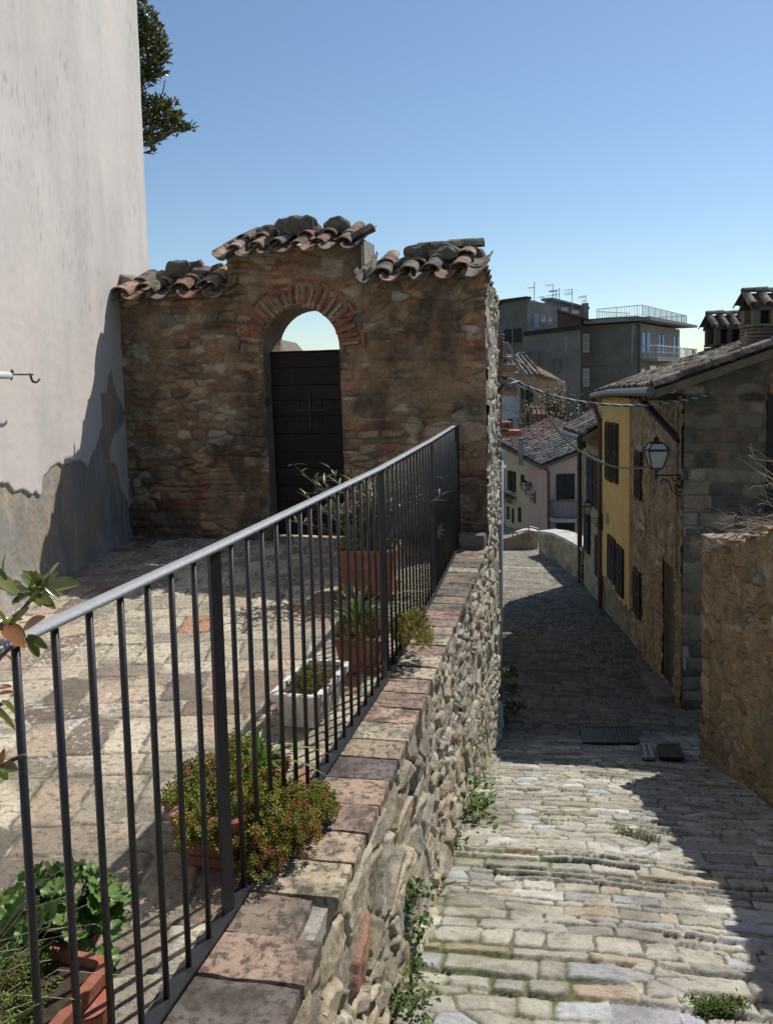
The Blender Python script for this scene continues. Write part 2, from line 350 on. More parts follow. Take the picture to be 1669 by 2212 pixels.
# ================================================================== TERRACE FLOOR
RL = [(-1.30, -.6), (-1.0, .5), (-.71, 1.56), (-.505, 2.36), (-.04, 4.30), (.325, 6.07), (.69, 8.0)]     # railing line
def rail_x(y): return np.interp(y, [p[1] for p in RL], [p[0] for p in RL])
GO = np.array([-2.8, 8.95]); GD = np.array([.9658, -.2594]); GN = np.array([-.2594, -.9658])          # gate wall
def build_floor():
    ys = np.concatenate([np.arange(-1.5, 1.5, .06), np.arange(1.5, 5.2, .0085), np.arange(5.2, 9.15, .013)])
    xs = np.concatenate([np.arange(-2.95, -1.7, .013), np.arange(-1.7, .8, .0085)])
    Y, X = np.meshgrid(ys, xs, indexing='ij')
    an = math.radians(-3); a = X * math.cos(an) - Y * math.sin(an); b = X * math.sin(an) + Y * math.cos(an)
    w = .012 * (fbm(a * 2, b * 2, 3) - .5); a0 = a + w; b0 = b + .02 * (fbm(a * 1.1, b * 1.1, 4) - .5)
    per = .60; q = b0 / per; kk = np.floor(q); fb = (q - kk) * per
    hd = fb < .40; k = kk * 2 + np.where(hd, 0, 1)
    v0 = np.where(hd, fb, fb - .40); v1 = np.where(hd, .40 - fb, per - fb)
    L = np.where(hd, .205, .395); off = _h(k, k * 0, 7); s_ = a0 / L + off * 3; c = np.floor(s_)
    cj = lambda t: (_h(t, k, 8) - .5) * .18
    c = np.where(s_ < c + cj(c), c - 1, c); c = np.where(s_ >= c + 1 + cj(c + 1), c + 1, c)
    u0 = (s_ - c - cj(c)) * L; u1 = (c + 1 + cj(c + 1) - s_) * L
    n = .006 * (fbm(a * 26, b * 26, 11, 3) - .5) * 2
    dx = np.minimum(u0, u1) + n; dy = np.minimum(v0, v1) + n; r = .014
    d = np.where((dx < r) & (dy < r), r - np.hypot(r - dx, r - dy), np.minimum(dx, dy)) - .004
    chip = sst(.70, .78, fbm(a * 4.5, b * 4.5, 90, 3)) * .02; d = d - chip
    r1 = _h(k, c, 12); r2 = _h(k, c, 13)
    H = sst(0, .010, d) * (.005 + .005 * r1) + .012 * (r2 - .5) * (u0 - u1) / L * sst(0, .02, d)
    H += .003 * (fbm(a * 40, b * 40, 14, 4) - .5) + .02 * (fbm(a * .9, b * .9, 15, 2) - .5) - .012
    pal = [(.48, .42, .32), (.54, .48, .37), (.42, .33, .25), (.27, .20, .15), (.46, .37, .28), (.38, .21, .12), (.38, .34, .26), (.20, .165, .13)]
    C = pick(_h(k, c, 16), pal, [6, 6, 4, 2, 4, .45, 4, 1.5]) * (.85 + .25 * r1)[..., None]
    C = C * (.9 + .2 * fbm(a * 7, b * 7, 17))[..., None]
    bl = sst(.5, .68, fbm(a * 3.2, b * 3.2, 18, 5)); C = mixc(C, (.15, .135, .11), bl * .6)
    J = mixc(np.full(C.shape, .2) * np.array([1, .93, .78]), (.52, .5, .45), sst(.42, .6, fbm(a * 9, b * 9, 19, 4)))
    J = mixc(J, (.15, .16, .07), sst(.55, .7, fbm(a * 5, b * 5, 29, 4)) * .6)
    C = mixc(J * .9, C, sst(-.001, .004, d)); C = mixc(C, (.07, .06, .05), np.exp(-((d - .001) / .0032) ** 2) * sst(.35, .5, fbm(a * 6, b * 6, 35, 3)) * .85)
    crumb = sst(.76, .8, vn(a * 75, b * 55, 33)) * sst(.45, .62, fbm(a * 2.5, b * 2.5, 34, 3)) * sst(-.5, -2.2, X + (Y > 6.6) * -3)
    H += crumb * .004; C = mixc(C, (.62, .60, .55), crumb)
    mask = (X < rail_x(Y) + .02) & ((X - GO[0]) * GN[0] + (Y - GO[1]) * GN[1] > -.35)
    o = grid('terrace_floor', m_floor, np.stack([X, Y, H], -1), C, mask=mask, flip=True)
    tag(o, kind='structure')
build_floor()

# ================================================================== RETAINING WALL + COPING + FLANK
PAL_R = [(.44, .39, .31), (.39, .35, .28), (.50, .46, .38), (.31, .28, .23), (.43, .36, .26), (.36, .355, .34), (.38, .22, .15), (.47, .40, .29)]
def rubble(U, V, s, sx=.25, sy=.155, relief=.06, pal=PAL_R, mort=(.40, .37, .30)):
    Uw = U + .08 * (fbm(U * 3, V * 3, s + 70) - .5) * 2; Vw = V + .07 * (fbm(U * 3 + 3, V * 3, s + 71) - .5) * 2
    big = fbm(U * 1.7, V * 2.2, s + 80, 2) > .55
    da, Ia, Ja, gxa, gya = worley(Uw, Vw, sx, sy, s, .98); db, Ib, Jb, gxb, gyb = worley(Uw + 5, Vw + 3, sx * .6, sy * .5, s + 9, .95)
    d = np.where(big, db, da); I = np.where(big, Ib + 500, Ia); J = np.where(big, Jb, Ja); gx = np.where(big, gxb, gxa); gy = np.where(big, gyb, gya)
    d = d + .016 * (fbm(U * 11, V * 11, s + 72, 4) - .5)
    r1 = _h(I, J, s + 2); r2 = _h(I, J, s + 3); r3 = _h(I, J, s + 4); r4 = _h(I, J, s + 6)
    smear = sst(.45, .62, fbm(U * 2.4, V * 2.4, s + 81, 4)) * .75
    p = sst(.0, .015, d)
    rid = 1 - np.abs(fbm(U * 9, V * 9, s + 5, 4) - .5) * 4
    H = (p * (.006 + relief * .62 * r1 ** 1.6) + p * relief * .75 * ((r2 - .5) * gx + (r3 - .35) * gy)) * (1 - .4 * smear)
    H += .006 * rid * (.4 + .6 * p) + .009 * (fbm(U * 34, V * 34, s + 6, 4) - .5) + .06 * (fbm(U * 1.6, V * 1.6, s + 7, 3) - .5)
    hole = sst(.70, .78, fbm(U * 5, V * 5, s + 82, 3)) * (1 - p); H -= hole * .05
    C = pick(r4, pal, [6, 5, 6, 3, 4, 1.5, .35, 3]) * (.85 + .25 * r2)[..., None] * (.74 + .5 * fbm(U * 10, V * 10, s + 8, 4))[..., None]
    Mo = np.array(mort) * (.7 + .6 * fbm(U * 9, V * 9, s + 9))[..., None]
    C = mixc(Mo, C, sst(-.003, .007, d) * (1 - .55 * smear)); C = mixc(C, (.12, .10, .075), np.exp(-((d - .002) / .004) ** 2) * .45 * (1 - smear))
    return H, mixc(C, (.15, .13, .10), sst(.6, .74, fbm(U * 3.5, V * 2.2, s + 83, 5)) * .6), d
rw = empty('retaining_wall', (wall_x(5.), 5., -1.5), 'rough rubble retaining wall under the brick coping between terrace and cobbled street', 'wall')
def wall_grid(y0, y1, z0f, z1, dy, dz, name, parent, seed=5, z0c=None):
    ys = np.arange(y0, y1, dy); nz = int((z1 - z0c) / dz); T = np.linspace(0, 1, nz)
    Yg, Tg = np.meshgrid(ys, T, indexing='ij'); zb = street_z(Yg) - .12 if z0f else np.full(Yg.shape, z0c)
    Zg = zb * (1 - Tg) + z1 * Tg
    H, C, d = rubble(Yg, Zg, seed)
    moss = sst(.6, .75, fbm(Yg * 3, Zg * 3, 99, 4)) * .35 * sst(-.4, -1.6, Zg)
    C = mixc(C, (.16, .17, .07), moss)
    if z0f: H = H * sst(.02, -.06, Zg - z1) - .035 + .05 * sst(.5, .0, Zg - zb)
    X = wall_x(Yg) + H * WD[1]; Y = Yg - H * WD[0]
    return grid(name, m_rubble, np.stack([X, Y, Zg], -1), C, parent, flip=False)
wall_grid(-.8, 2.4, True, -.035, .03, .02, 'uphill_masonry', rw, z0c=-2.4)
wall_grid(2.37, 9.62, True, -.035, .0095, .0105, 'masonry', rw, z0c=-2.4)
# backing so that no light leaks under the terrace
bk = MB(); bk.prism([(wall_x(-.8) - .06, -.8, -3), (wall_x(9.6) - .06, 9.6, -3), (wall_x(9.6) - .5, 9.6, -3), (-3, 9.6, -3), (-3, -.8, -3)], (0, 0, 2.94), (.3, .28, .25))
tag(bk.build('terrace_base', m_rubble), kind='structure')
cp = MB(); y = -.4; i = 0
CPAL = [(.42, .34, .25), (.35, .26, .20), (.29, .22, .175), (.45, .39, .29), (.22, .18, .145), (.42, .30, .23), (.18, .15, .13), (.33, .26, .20)]
while y < 7.93:
    w = random.uniform(.18, .205)
    yc = y + w / 2; xi = rail_x(yc) - .05; xo = wall_x(yc) + random.uniform(.012, .024)
    if i and abs(yc - 2.42) < .11: xo -= .075
    dl = np.array([math.cos(math.radians(-11)), math.sin(math.radians(-11))]); Lb = (xo - xi) / dl[0]
    c = ((xi + xo) / 2, yc, -.021 + random.uniform(-.002, .003))
    R = np.array(Matrix.Rotation(math.radians(-11 + random.uniform(-.5, .5)), 3, 'Z') @ Matrix.Rotation(math.radians(random.uniform(-.8, .8)), 3, 'X') @ Matrix.Rotation(math.radians(random.uniform(-.5, 1.4)), 3, 'Y'))
    cp.rbox(c, (Lb, w - .004, .050), R, .007, (16, 9, 3), .004, 18, i, jit(random.choice(CPAL), .12)); y += w; i += 1
cp.build('coping', m_brick, rw, smooth=True)
mb = MB(); mb.prism([(rail_x(-.4) - .05, -.4, -.08), (wall_x(-.4) - .01, -.4, -.08), (wall_x(7.93) - .01, 7.93, -.08), (rail_x(7.93) - .05, 7.93, -.08), (rail_x(4.3) - .05, 4.3, -.08), (rail_x(2.36) - .05, 2.36, -.08)], (0, 0, .058), (.4, .38, .33))
mb.build('mortar_bed', m_rubble, rw)

# ================================================================== GATE WALL
def gpt(u, z, n=0.): return (GO[0] + GD[0] * u + GN[0] * n, GO[1] + GD[1] * u + GN[1] * n, z)
gw = empty('gate_wall', gpt(2.04, 0), 'old stone and brick garden wall with an arched doorway at the end of the terrace', 'wall')
UC, UR, ZS = 2.03, .408, 1.955                         # arch centre, radius, spring height
def top_z(u): return np.where(u < 1.27, 2.61 - .02 * u, np.where(u < 2.69, 2.97, 2.64))
def arch_sd(u, z):                                      # > 0 outside the opening
    return np.where(z > ZS, np.hypot(u - UC, z - ZS) - UR, np.abs(u - UC - .015 * (ZS - z)) - UR)
def build_gate():
    us = np.arange(-.02, 3.90, .0095); zs = np.arange(-.03, 2.99, .0095); U, V = np.meshgrid(us, zs, indexing='ij')
    d, k, c, tu, tv = courses(U, V, .075, .24, 101, .46, .02, .06, 1.6, .016, 12)
    Uw = U + .07 * (fbm(U * 3, V * 3, 131) - .5) * 2; Vw = V + .05 * (fbm(U * 3, V * 3, 132) - .5) * 2
    d9, I9, J9, g9, h9 = worley(Uw, Vw, .21, .088, 133, .95); d9 = d9 + .016 * (fbm(U * 11, V * 11, 134, 4) - .5)
    rs = fbm(U * 1.5, V * 2.6, 135, 2) < .50
    d = np.where(rs, d9, d + .008 * (fbm(U * 14, V * 14, 136, 3) - .5)); k = np.where(rs, I9 + 700, k); c = np.where(rs, J9, c)
    r1 = _h(k, c, 2); r2 = _h(k, c, 3); smear = sst(.42, .66, fbm(U * 2.6, V * 3.0, 104, 5))
    p = sst(.0, .024, d)
    H = p * (.008 + .032 * r1) * (1 - .65 * smear) + .026 * (fbm(U * 9, V * 12, 105, 5) - .5) + .010 * (fbm(U * 45, V * 45, 115, 3) - .5) + .04 * (fbm(U * 1.5, V * 1.5, 106, 2) - .5)
    pal = [(.31, .22, .135), (.36, .28, .18), (.23, .10, .07), (.30, .15, .095), (.42, .36, .27), (.20, .165, .13), (.34, .21, .12)]
    redness = fbm(U * .9 + 4, V * .9, 120, 2)
    idv = np.clip(_h(k, c, 107) * .75 + (redness - .5) * .5 + .1, 0, .999)
    idv = np.where(rs, idv * .75, idv)
    C = pick(idv, [pal[4], pal[0], pal[5], pal[1], pal[0], pal[6], pal[3], pal[2], pal[3]]) * (.72 + .56 * r2)[..., None] * (.8 + .4 * fbm(U * 16, V * 16, 141, 4))[..., None]
    pale = (_h(k, c, 121) > .90) & rs; C = np.where(pale[..., None], np.array([.42, .38, .31]), C)
    mo = np.array([.27, .185, .115]) * (.75 + .5 * fbm(U * 6, V * 6, 108))[..., None]
    C = mixc(mo * .9, C, sst(0, .009, d) * (1 - .7 * smear)); C = mixc(C, (.10, .075, .055), np.exp(-((d + .001) / .004) ** 2) * .5 * (1 - smear))
    pl = sst(.70, .74, fbm(U * 4.2, V * 9., 137, 3)); C = mixc(C, (.40, .35, .27), pl * .8)
    blk = sst(.56, .74, fbm(U * 2.6, V * 2.2, 110, 5) + .30 * np.exp(-((U - 1.45) / .14) ** 2) * sst(2.2, 1.5, V) + .18 * np.exp(-((U - 3.75) / .25) ** 2) + .26 * sst(.55, .0, V) + .12 * np.exp(-((U - 1.3) / .12) ** 2))
    C = mixc(C, (.06, .052, .042), blk * .7 * (.6 + .4 * sst(.35, .6, fbm(U * 15, V * 9, 142, 4))))
    g = sst(.6, .8, fbm(U * 3, V * 3, 111, 4)) * sst(1.2, .2, V); C = mixc(C, (.13, .13, .09), g * .5)
    pt = sst(.03, -.02, np.hypot((U - 3.6) / .30, (V - 1.10) / .11) - 1 + .5 * (fbm(U * 9, V * 9, 112) - .5)); C = mixc(C, (.40, .30, .21), pt); H += pt * .015
    sd = arch_sd(U, V); H = H * sst(-.002, .03, sd) - .012 * sst(.02, 0, sd)
    H -= .03 * sst(.02, 0, top_z(U) - V)
    mask = (sd > -.004) & (V < top_z(U) + .004)
    X = GO[0] + GD[0] * U + GN[0] * (H + .004); Y = GO[1] + GD[1] * U + GN[1] * (H + .004)
    grid('stone_face', m_gate, np.stack([X, Y, V], -1), C, gw, mask, flip=False)
    b = MB(); T = -.46
    def solid(poly): b.prism([gpt(u, z, -.008) for u, z in poly], (GN[0] * T, GN[1] * T, 0), (.26, .19, .13))
    solid([(-.0, -.05), (1.27, -.05), (1.27, 2.58), (0, 2.6)])
    solid([(1.27, -.05), (UC - UR + .028, -.05), (UC - UR, ZS), (1.27, ZS)])
    solid([(UC + UR + .028, -.05), (3.5, -.05), (3.5, ZS), (UC + UR, ZS)])
    solid([(2.69, ZS), (3.5, ZS), (3.5, 2.62), (2.69, 2.62)])
    arc = [(UC - UR * math.cos(t), ZS + UR * math.sin(t)) for t in np.linspace(0, PI, 22)]
    solid([(1.27, ZS)] + arc + [(2.69, ZS), (2.69, 2.95), (1.27, 2.95)])
    b.build('wall_core', m_gate, gw)
    # return wall running along the street behind the gate
    r = MB(); r.prism([(wall_x(7.96) - .04, 7.97, -2.7), (wall_x(9.6) - .04, 9.6, -2.7), (wall_x(9.6) - .5, 9.7, -2.7), (wall_x(7.96) - .48, 8.09, -2.7)], (0, 0, 5.25), (.3, .27, .22))
    r.build('return_wall', m_rubble, gw)
    # arch: voussoirs and thin outer brick ring
    a = MB(); n = 23
    for i in range(n):
        t = (i + .5) / n * PI; rr = UR + .115 + random.uniform(-.01, .01)
        cz = ZS + rr * math.sin(t); cu = UC - rr * math.cos(t); ang = t - PI / 2
        R = np.stack([np.array([GD[0], GD[1], 0]), np.array([-GN[0], -GN[1], 0]), np.array([0, 0, 1.])], 1) @ np.array(Matrix.Rotation(ang, 3, 'Y'))
        R = np.stack([R[:, 0], R[:, 1], R[:, 2]], 1)
        col = jit(random.choice([(.27, .115, .07), (.30, .14, .085), (.24, .11, .075), (.30, .20, .13), (.27, .2, .14), (.32, .25, .18)]), .15)
        L = random.uniform(.17, .235)
        a.rbox(gpt(cu, cz, -.02 + random.uniform(0, .012)), (.034 + random.uniform(-.004, .008), .10, L), R, .008, (3, 3, 6), .005, 22, i, col)
    m2 = 13
    for i in range(m2):
        t = (i + .5) / m2 * PI * 1.02 - .03; rr = UR + .262
        ang = t - PI / 2
        R = np.stack([np.array([GD[0], GD[1], 0]), np.array([-GN[0], -GN[1], 0]), np.array([0, 0, 1.])], 1) @ np.array(Matrix.Rotation(ang, 3, 'Y'))
        if i in (2, 11): continue
        a.rbox(gpt(UC - rr * math.cos(t), ZS + rr * math.sin(t), -.015), (rr * PI / m2 * .93, .09, .036), R, .008, (6, 3, 3), .005, 22, i + 50, jit((.28, .13, .085), .15))
    a.build('brick_arch', m_gate, gw, smooth=True)
    # jambs: irregular blocks lining the reveal
    j = MB()
    for s in (-1, 1):
        z = 0.
        while z < ZS - .03:
            h = random.uniform(.07, .16); h = min(h, ZS - z)
            j.rbox(gpt(UC + .015 * (ZS - z) + s * (UR + .040 + random.uniform(-.008, .010)), z + h / 2, -.2), (.07, .42, h - .01), np.stack([np.array([GD[0], GD[1], 0]), np.array([GN[0], GN[1], 0]), np.array([0, 0, 1.])], 1), .015, (3, 8, 3), .01, 12, int(z * 100) + s, jit(random.choice([(.26, .2, .14), (.2, .17, .13), (.24, .14, .1), (.12, .11, .09)]), .2))
            z += h
    j.build('jamb', m_gate, gw, smooth=True)
build_gate()
# door leaf standing in the reveal
dr = MB(); FR = np.stack([np.array([GD[0], GD[1], 0]), np.array([GN[0], GN[1], 0]), np.array([0, 0, 1.])], 1)
z = .03; i = 0
while z < 1.93:
    h = min(random.uniform(.15, .19), 1.945 - z)
    dr.rbox(gpt(UC + .012, z + h / 2, -.2), (.86, .035, h - .006), FR, .004, (8, 2, 3), .002, 10, i, jit((.017, .0145, .013), .2)); z += h; i += 1
dr.box(gpt(UC + .012, .98, -.215), (.86, .02, 1.92), FR, (.02, .016, .013)); door = dr.build('door', m_wood, gw)
hw = MB(); hc = (UC + .02, 1.33)
for (w, h, n) in ((.33, .016, .025), (.016, .36, .028)): hw.box(gpt(hc[0], hc[1], -.2 + n), (w, .012, h), FR, (.05, .042, .034))
hw.build('iron_cross', m_wood, door)
hh = MB()
for (du, dz, w, h) in ((0, .11, .24, .012), (0, -.11, .24, .012), (-.12, 0, .012, .22), (.12, 0, .012, .22)): hh.box(gpt(hc[0] + du, hc[1] + dz, -.175), (w, .008, h), FR, (.022, .019, .017))
hh.build('panel_moulding', m_wood, door)
# flank of the tall end facing the street
fl = wall_grid(7.95, 9.62, False, 2.52, .0095, .0105, 'street_flank', gw, z0c=-.04)
cb = MB(); cb.rbox((.80, 7.86, .07), (.26, .16, .15), rz(-.26), .02, (6, 5, 5), .012, 14, 3, (.16, .15, .13)); cb.build('corner_block', m_rubble, gw, smooth=True)

# roof tiles laid on the wall tops
TP = [(.34, .21, .15), (.30, .17, .12), (.26, .2, .15), (.36, .24, .17), (.22, .17, .14), (.40, .29, .22), (.17, .14, .12), (.28, .24, .19)]
def coppo(mb, p, ax, side, L=.42, r0=.075, r1=.092, th=.015, up=1, col=None, sq=.85):
    ax = np.array(ax, float); ax /= np.linalg.norm(ax); side = np.array(side, float); side -= ax * np.dot(side, ax); side /= np.linalg.norm(side)
    nz = np.cross(side, ax); nz = nz if nz[2] > 0 else -nz; p = np.array(p, float); V = []; n = 9; rings = []
    for (t, r) in ((0, r0), (.5, (r0 + r1) / 2), (1, r1)):
        for rad in (r, r - th):
            ring = []
            for k in range(n):
                w = PI * (-.02 + 1.04 * k / (n - 1)); ring.append(len(V))
                V.append(p + ax * L * t + side * rad * math.cos(w) + nz * up * rad * math.sin(w) * sq + np.array([0, 0, random.uniform(-.002, .002)]))
            rings.append(ring)
    F = []
    for a, b in ((0, 2), (2, 4), (3, 1), (5, 3)):
        for k in range(n - 1): F.append((rings[a][k], rings[b][k], rings[b][k + 1], rings[a][k + 1]))
    for a, b in ((0, 1), (4, 5)):
        for k in range(n - 1): F.append((rings[a][k], rings[b][k], rings[b][k + 1], rings[a][k + 1]))
    for a, b, c, d in ((0, 1, 3, 2), (2, 3, 5, 4)):
        F.append((rings[a][0], rings[b][0], rings[c][0], rings[d][0])); F.append((rings[a][-1], rings[b][-1], rings[c][-1], rings[d][-1]))
    mb.add(V, F, col)
def tile_run(u0, u1, z, count, slope=.40, dcol=()):
    mb = MB(); sd3 = np.array([GD[0], GD[1], 0.]); down = np.array([GN[0], GN[1], -slope]); w = (u1 - u0) / count
    for i in range(count + 1):                          # pans, open side up
        u = u0 + w * i
        for q in (0, 1):
            o = gpt(u + random.uniform(-.015, .015), z + .15 - q * .13 + random.uniform(-.008, .008), -.38 + .29 * q)
            coppo(mb, o, down + np.array([random.uniform(-.05, .05), 0, 0]), sd3 + np.array([0, 0, random.uniform(-.08, .08)]), .44, w * .42, w * .36, .015, -1, jit(random.choice(TP), .2), .55)
    for i in range(count):                              # covers
        u = u0 + w * (i + .5)
        for q in (0, 1):
            o = gpt(u + random.uniform(-.02, .02), z + .165 - q * .12 + random.uniform(-.008, .014), -.40 + .26 * q)
            coppo(mb, o, down + np.array([random.uniform(-.09, .09), 0, random.uniform(-.05, .05)]), sd3 + np.array([0, 0, random.uniform(-.12, .12)]), random.uniform(.36, .43), w * .27, w * .37, .016, 1, jit(dcol[i] if i < len(dcol) and q else random.choice(TP), .12), .68)
    for k in range(22): u = random.uniform(u0, u1); mb.rbox(gpt(u, z - .05 + random.uniform(-.03, .03), -.03 - random.uniform(0, .06)), (random.uniform(.03, .08), .05, random.uniform(.02, .045)), FR, .01, (3, 3, 2), .008, 15, k, jit((.26, .2, .15), .3))
    return mb
tile_run(.03, 1.27, 2.675, 4, dcol=[(.48, .30, .23), (.26, .22, .17), (.28, .17, .12), (.24, .22, .18)]).build('left_roof_tiles', m_tile, gw, smooth=False)
tile_run(1.34, 2.66, 3.04, 6, dcol=[(.40, .31, .26), (.26, .17, .12), (.2, .17, .14), (.25, .14, .1), (.26, .15, .11)]).build('middle_roof_tiles', m_tile, gw)
tile_run(2.80, 3.82, 2.72, 4, dcol=[(.2, .18, .15), (.24, .2, .16), (.17, .15, .13), (.34, .22, .16)]).build('right_roof_tiles', m_tile, gw)
# tiles at the step, standing on edge, and the run over the return wall draining to the street
et = MB(); sd3 = np.array([GD[0], GD[1], 0.])
coppo(et, gpt(2.50, 2.93, .04), (GD[0] * .8, GD[1] * .8, .33), (-GN[0], -GN[1], 0), .36, .07, .08, .016, 1, (.2, .18, .16))
coppo(et, gpt(2.74, 2.86, -.12), (GN[0], GN[1], -.7), (GD[0], GD[1], .3), .32, .09, .1, .016, -1, (.4, .36, .3))
coppo(et, gpt(1.36, 3.06, -.1), (GN[0] - .5 * GD[0], GN[1] - .5 * GD[1], -.6), (GD[0], GD[1], -.3), .3, .08, .09, .016, -1, (.34, .24, .18))
for k in range(7):
    yy = 8.24 + k * .2; base = np.array([wall_x(yy) - .44, yy + .06, 2.90 - .03 * k])
    for q in (0, 1):
        o = base + np.array([.18 * q, -.04 * q, -.11 * q]) + np.array([0, 0, random.uniform(-.01, .02)])
        coppo(et, o, (WD[1], -WD[0], -.62 + random.uniform(-.06, .06)), (WD[0], WD[1], 0), .29, .075, .098, .016, 1, jit(random.choice(TP), .2))
        coppo(et, o + np.array([WD[0] * .1, WD[1] * .1, -.02]), (WD[1], -WD[0], -.62), (WD[0], WD[1], 0), .30, .085, .075, .016, -1, jit(random.choice(TP), .2))
for k in range(2):
    coppo(et, (wall_x(8.) + .04 - .30 * k, 8.30 + k * .07, 2.915 - .01 * k), (-.97, .25, -.02), (.25, .97, 0), .34, .085, .095, .017, 1, jit((.22, .2, .17), .15))
et.build('street_side_tiles', m_tile, gw)
bed = MB(); bed.prism([(wall_x(7.97) - .06, 7.99, 2.5), (wall_x(9.6) - .06, 9.6, 2.5), (wall_x(9.6) - .5, 9.7, 2.5), (wall_x(7.97) - .48, 8.1, 2.5)], (0, 0, .12), (.3, .28, .24))
bed.prism([(wall_x(7.97) - .34, 8.16, 2.6), (wall_x(9.6) - .34, 9.6, 2.6), (wall_x(9.6) - .5, 9.7, 2.6), (wall_x(7.97) - .50, 8.22, 2.6)], (0, 0, .27), (.2, .18, .15))
for k in range(9): bed.rbox(gpt(3.15 + .075 * k, 2.74 + random.uniform(-.03, .03), -.40), (.16, .16, random.uniform(.18, .26)), FR, .04, (5, 5, 5), .03, 10, k + 5, jit((.2, .17, .14), .25))
bed.prism([gpt(2.69, 2.6, -.03), gpt(3.5, 2.6, -.03), gpt(3.5, 2.72, -.45), gpt(2.69, 2.72, -.45)], (0, 0, .06), (.3, .25, .2))
bed.prism([gpt(2.66, 2.5, -.06), gpt(2.7, 2.5, -.06), gpt(2.7, 2.5, -.45), gpt(2.66, 2.5, -.45)], (0, 0, .5), (.35, .33, .29))
bed.build('mortar_bed', m_rubble, gw)
st = MB(); st.rbox(gpt(.06, 2.66, -.16), (.26, .34, .26), FR, .09, (9, 9, 7), .05, 9, 4, (.27, .24, .2)); st.build('mortar_haunch', m_rubble, gw, smooth=True)

# loose stones weighing the tiles down: px centre, px size, distance along wall offset, label
def rock(px, py, w, h, dep, seed, lab):
    p = at_plane(px, py, gpt(0, 0, -dep), (GN[0], GN[1], 0)); k = p[1] / FPX
    W, H_ = w * k, h * k; rr = random.Random(seed); D_ = (W + H_) * .5
    bm = bmesh.new()
    for i in range(22):
        v = np.array([rr.gauss(0, 1), rr.gauss(0, 1), rr.gauss(0, 1)]); v /= np.abs(v ** 3).sum() ** (1 / 3.); q = rr.uniform(.86, 1.05); bm.verts.new((v[0] * W / 2 * q, v[1] * D_ / 2 * q, H_ / 2 + v[2] * H_ / 2 * q))
    r_ = bmesh.ops.convex_hull(bm, input=bm.verts); bmesh.ops.delete(bm, geom=[g for g in r_['geom_interior'] if isinstance(g, bmesh.types.BMVert)], context='VERTS')
    bmesh.ops.bevel(bm, geom=bm.edges[:], offset=min(W, H_) * .07, segments=2, affect='EDGES', clamp_overlap=True)
    bmesh.ops.triangulate(bm, faces=bm.faces[:]); bmesh.ops.subdivide_edges(bm, edges=bm.edges[:], cuts=2, use_grid_fill=True)
    for v in bm.verts:
        x, y_, z_ = v.co; n_ = [float(fbm(x * 22 + z_ * 15, y_ * 22 - z_ * 11, seed + 9 * j, 4)) - .5 for j in range(3)]; v.co += Vector(n_) * min(W, H_) * .16
    me = bpy.data.meshes.new('loose_stone'); bm.to_mesh(me); bm.free(); o = link('loose_stone', me, m_rock); o.location = (p[0], p[1], p[2] - H_ / 2 - .01)
    tag(o, lab, 'stone', 'stones weighing down the roof tiles')
ROCKS = [
 (387, 583, 56, 38, .20, 'squarish grey stone, biggest on the left tile row beside the plaster wall'),
 (355, 601, 32, 30, .12, 'grey stone leaning against the big squarish stone on its left'),
 (425, 577, 30, 28, .30, 'small pointed grey stone just right of the squarish stone'),
 (434, 591, 42, 22, .16, 'pale flat stone lying below the small pointed stone'),
 (430, 603, 34, 20, .10, 'small tan stone lowest between two left cover tiles'),
 (466, 579, 30, 22, .30, 'small grey stone rightmost on the left tile row'),
 (397, 569, 20, 12, .42, 'little stone peeping out behind the top of the squarish stone'),
 (640, 492, 88, 42, .20, 'huge rounded grey boulder on top of the arch tiles'),
 (577, 508, 46, 36, .22, 'tan angular stone left of the huge boulder over the arch'),
 (600, 494, 26, 20, .36, 'small dark stone squeezed in behind the huge boulder on its left'),
 (727, 490, 56, 38, .26, 'dark pointed stone right of the huge boulder over the arch'),
 (690, 504, 30, 22, .25, 'small pale stone between the huge boulder and the dark pointed stone'),
 (850, 573, 44, 36, .16, 'dark rough stone in the gap at the left end of the right tile row'),
 (909, 549, 66, 44, .24, 'largest dark block on the right tile row'),
 (962, 552, 46, 38, .18, 'reddish brown stone between the largest dark block and the cover tiles'),
 (886, 556, 26, 30, .26, 'narrow grey stone wedged left of the largest dark block'),
 (880, 566, 30, 22, .12, 'small angular stone low in front of the narrow grey stone'),
 (1000, 570, 44, 28, .14, 'broken pale brick lying by the right corner of the tile row')]
for i, r in enumerate(ROCKS): rock(r[0], r[1] - 3, r[2] * 1.15, r[3] * 1.18, r[4] * .8, i * 5 + 3, r[5])

# ================================================================== RAILING
rl = empty('railing', (rail_x(4.), 4., 0), 'dark grey iron railing with thin vertical bars along the terrace edge', 'railing')
def rl_z(y): return 1.140 + .0095 * (y - 2.36)
seg = [np.array([p[0], p[1], 0.]) for p in RL]
def dense(step):
    out = []
    for a, b in zip(seg[:-1], seg[1:]):
        n = max(1, int(round(np.linalg.norm(b - a) / step)))
        for k in range(n): out.append(a + (b - a) * k / n)
    return out + [seg[-1]]
hr = MB(); hr.tube([(p[0], p[1], rl_z(p[1]) - .006) for p in dense(.3)], .0215, 12, (.2, .21, .23), flat=(1, .5)); hr.build('handrail', m_rail, rl, smooth=True)
br = MB()
for a, b in zip(seg[:-1], seg[1:]):
    c = (a + b) / 2; d = b - a; L = np.linalg.norm(d); br.box((c[0], c[1], .034), (.048, L + .0, .008), rz(-math.atan2(d[0], d[1])))
br.build('bottom_rail', m_iron, rl)
POSTY = [.62, 2.36, 4.30, 6.07, 7.93]; acc = 0
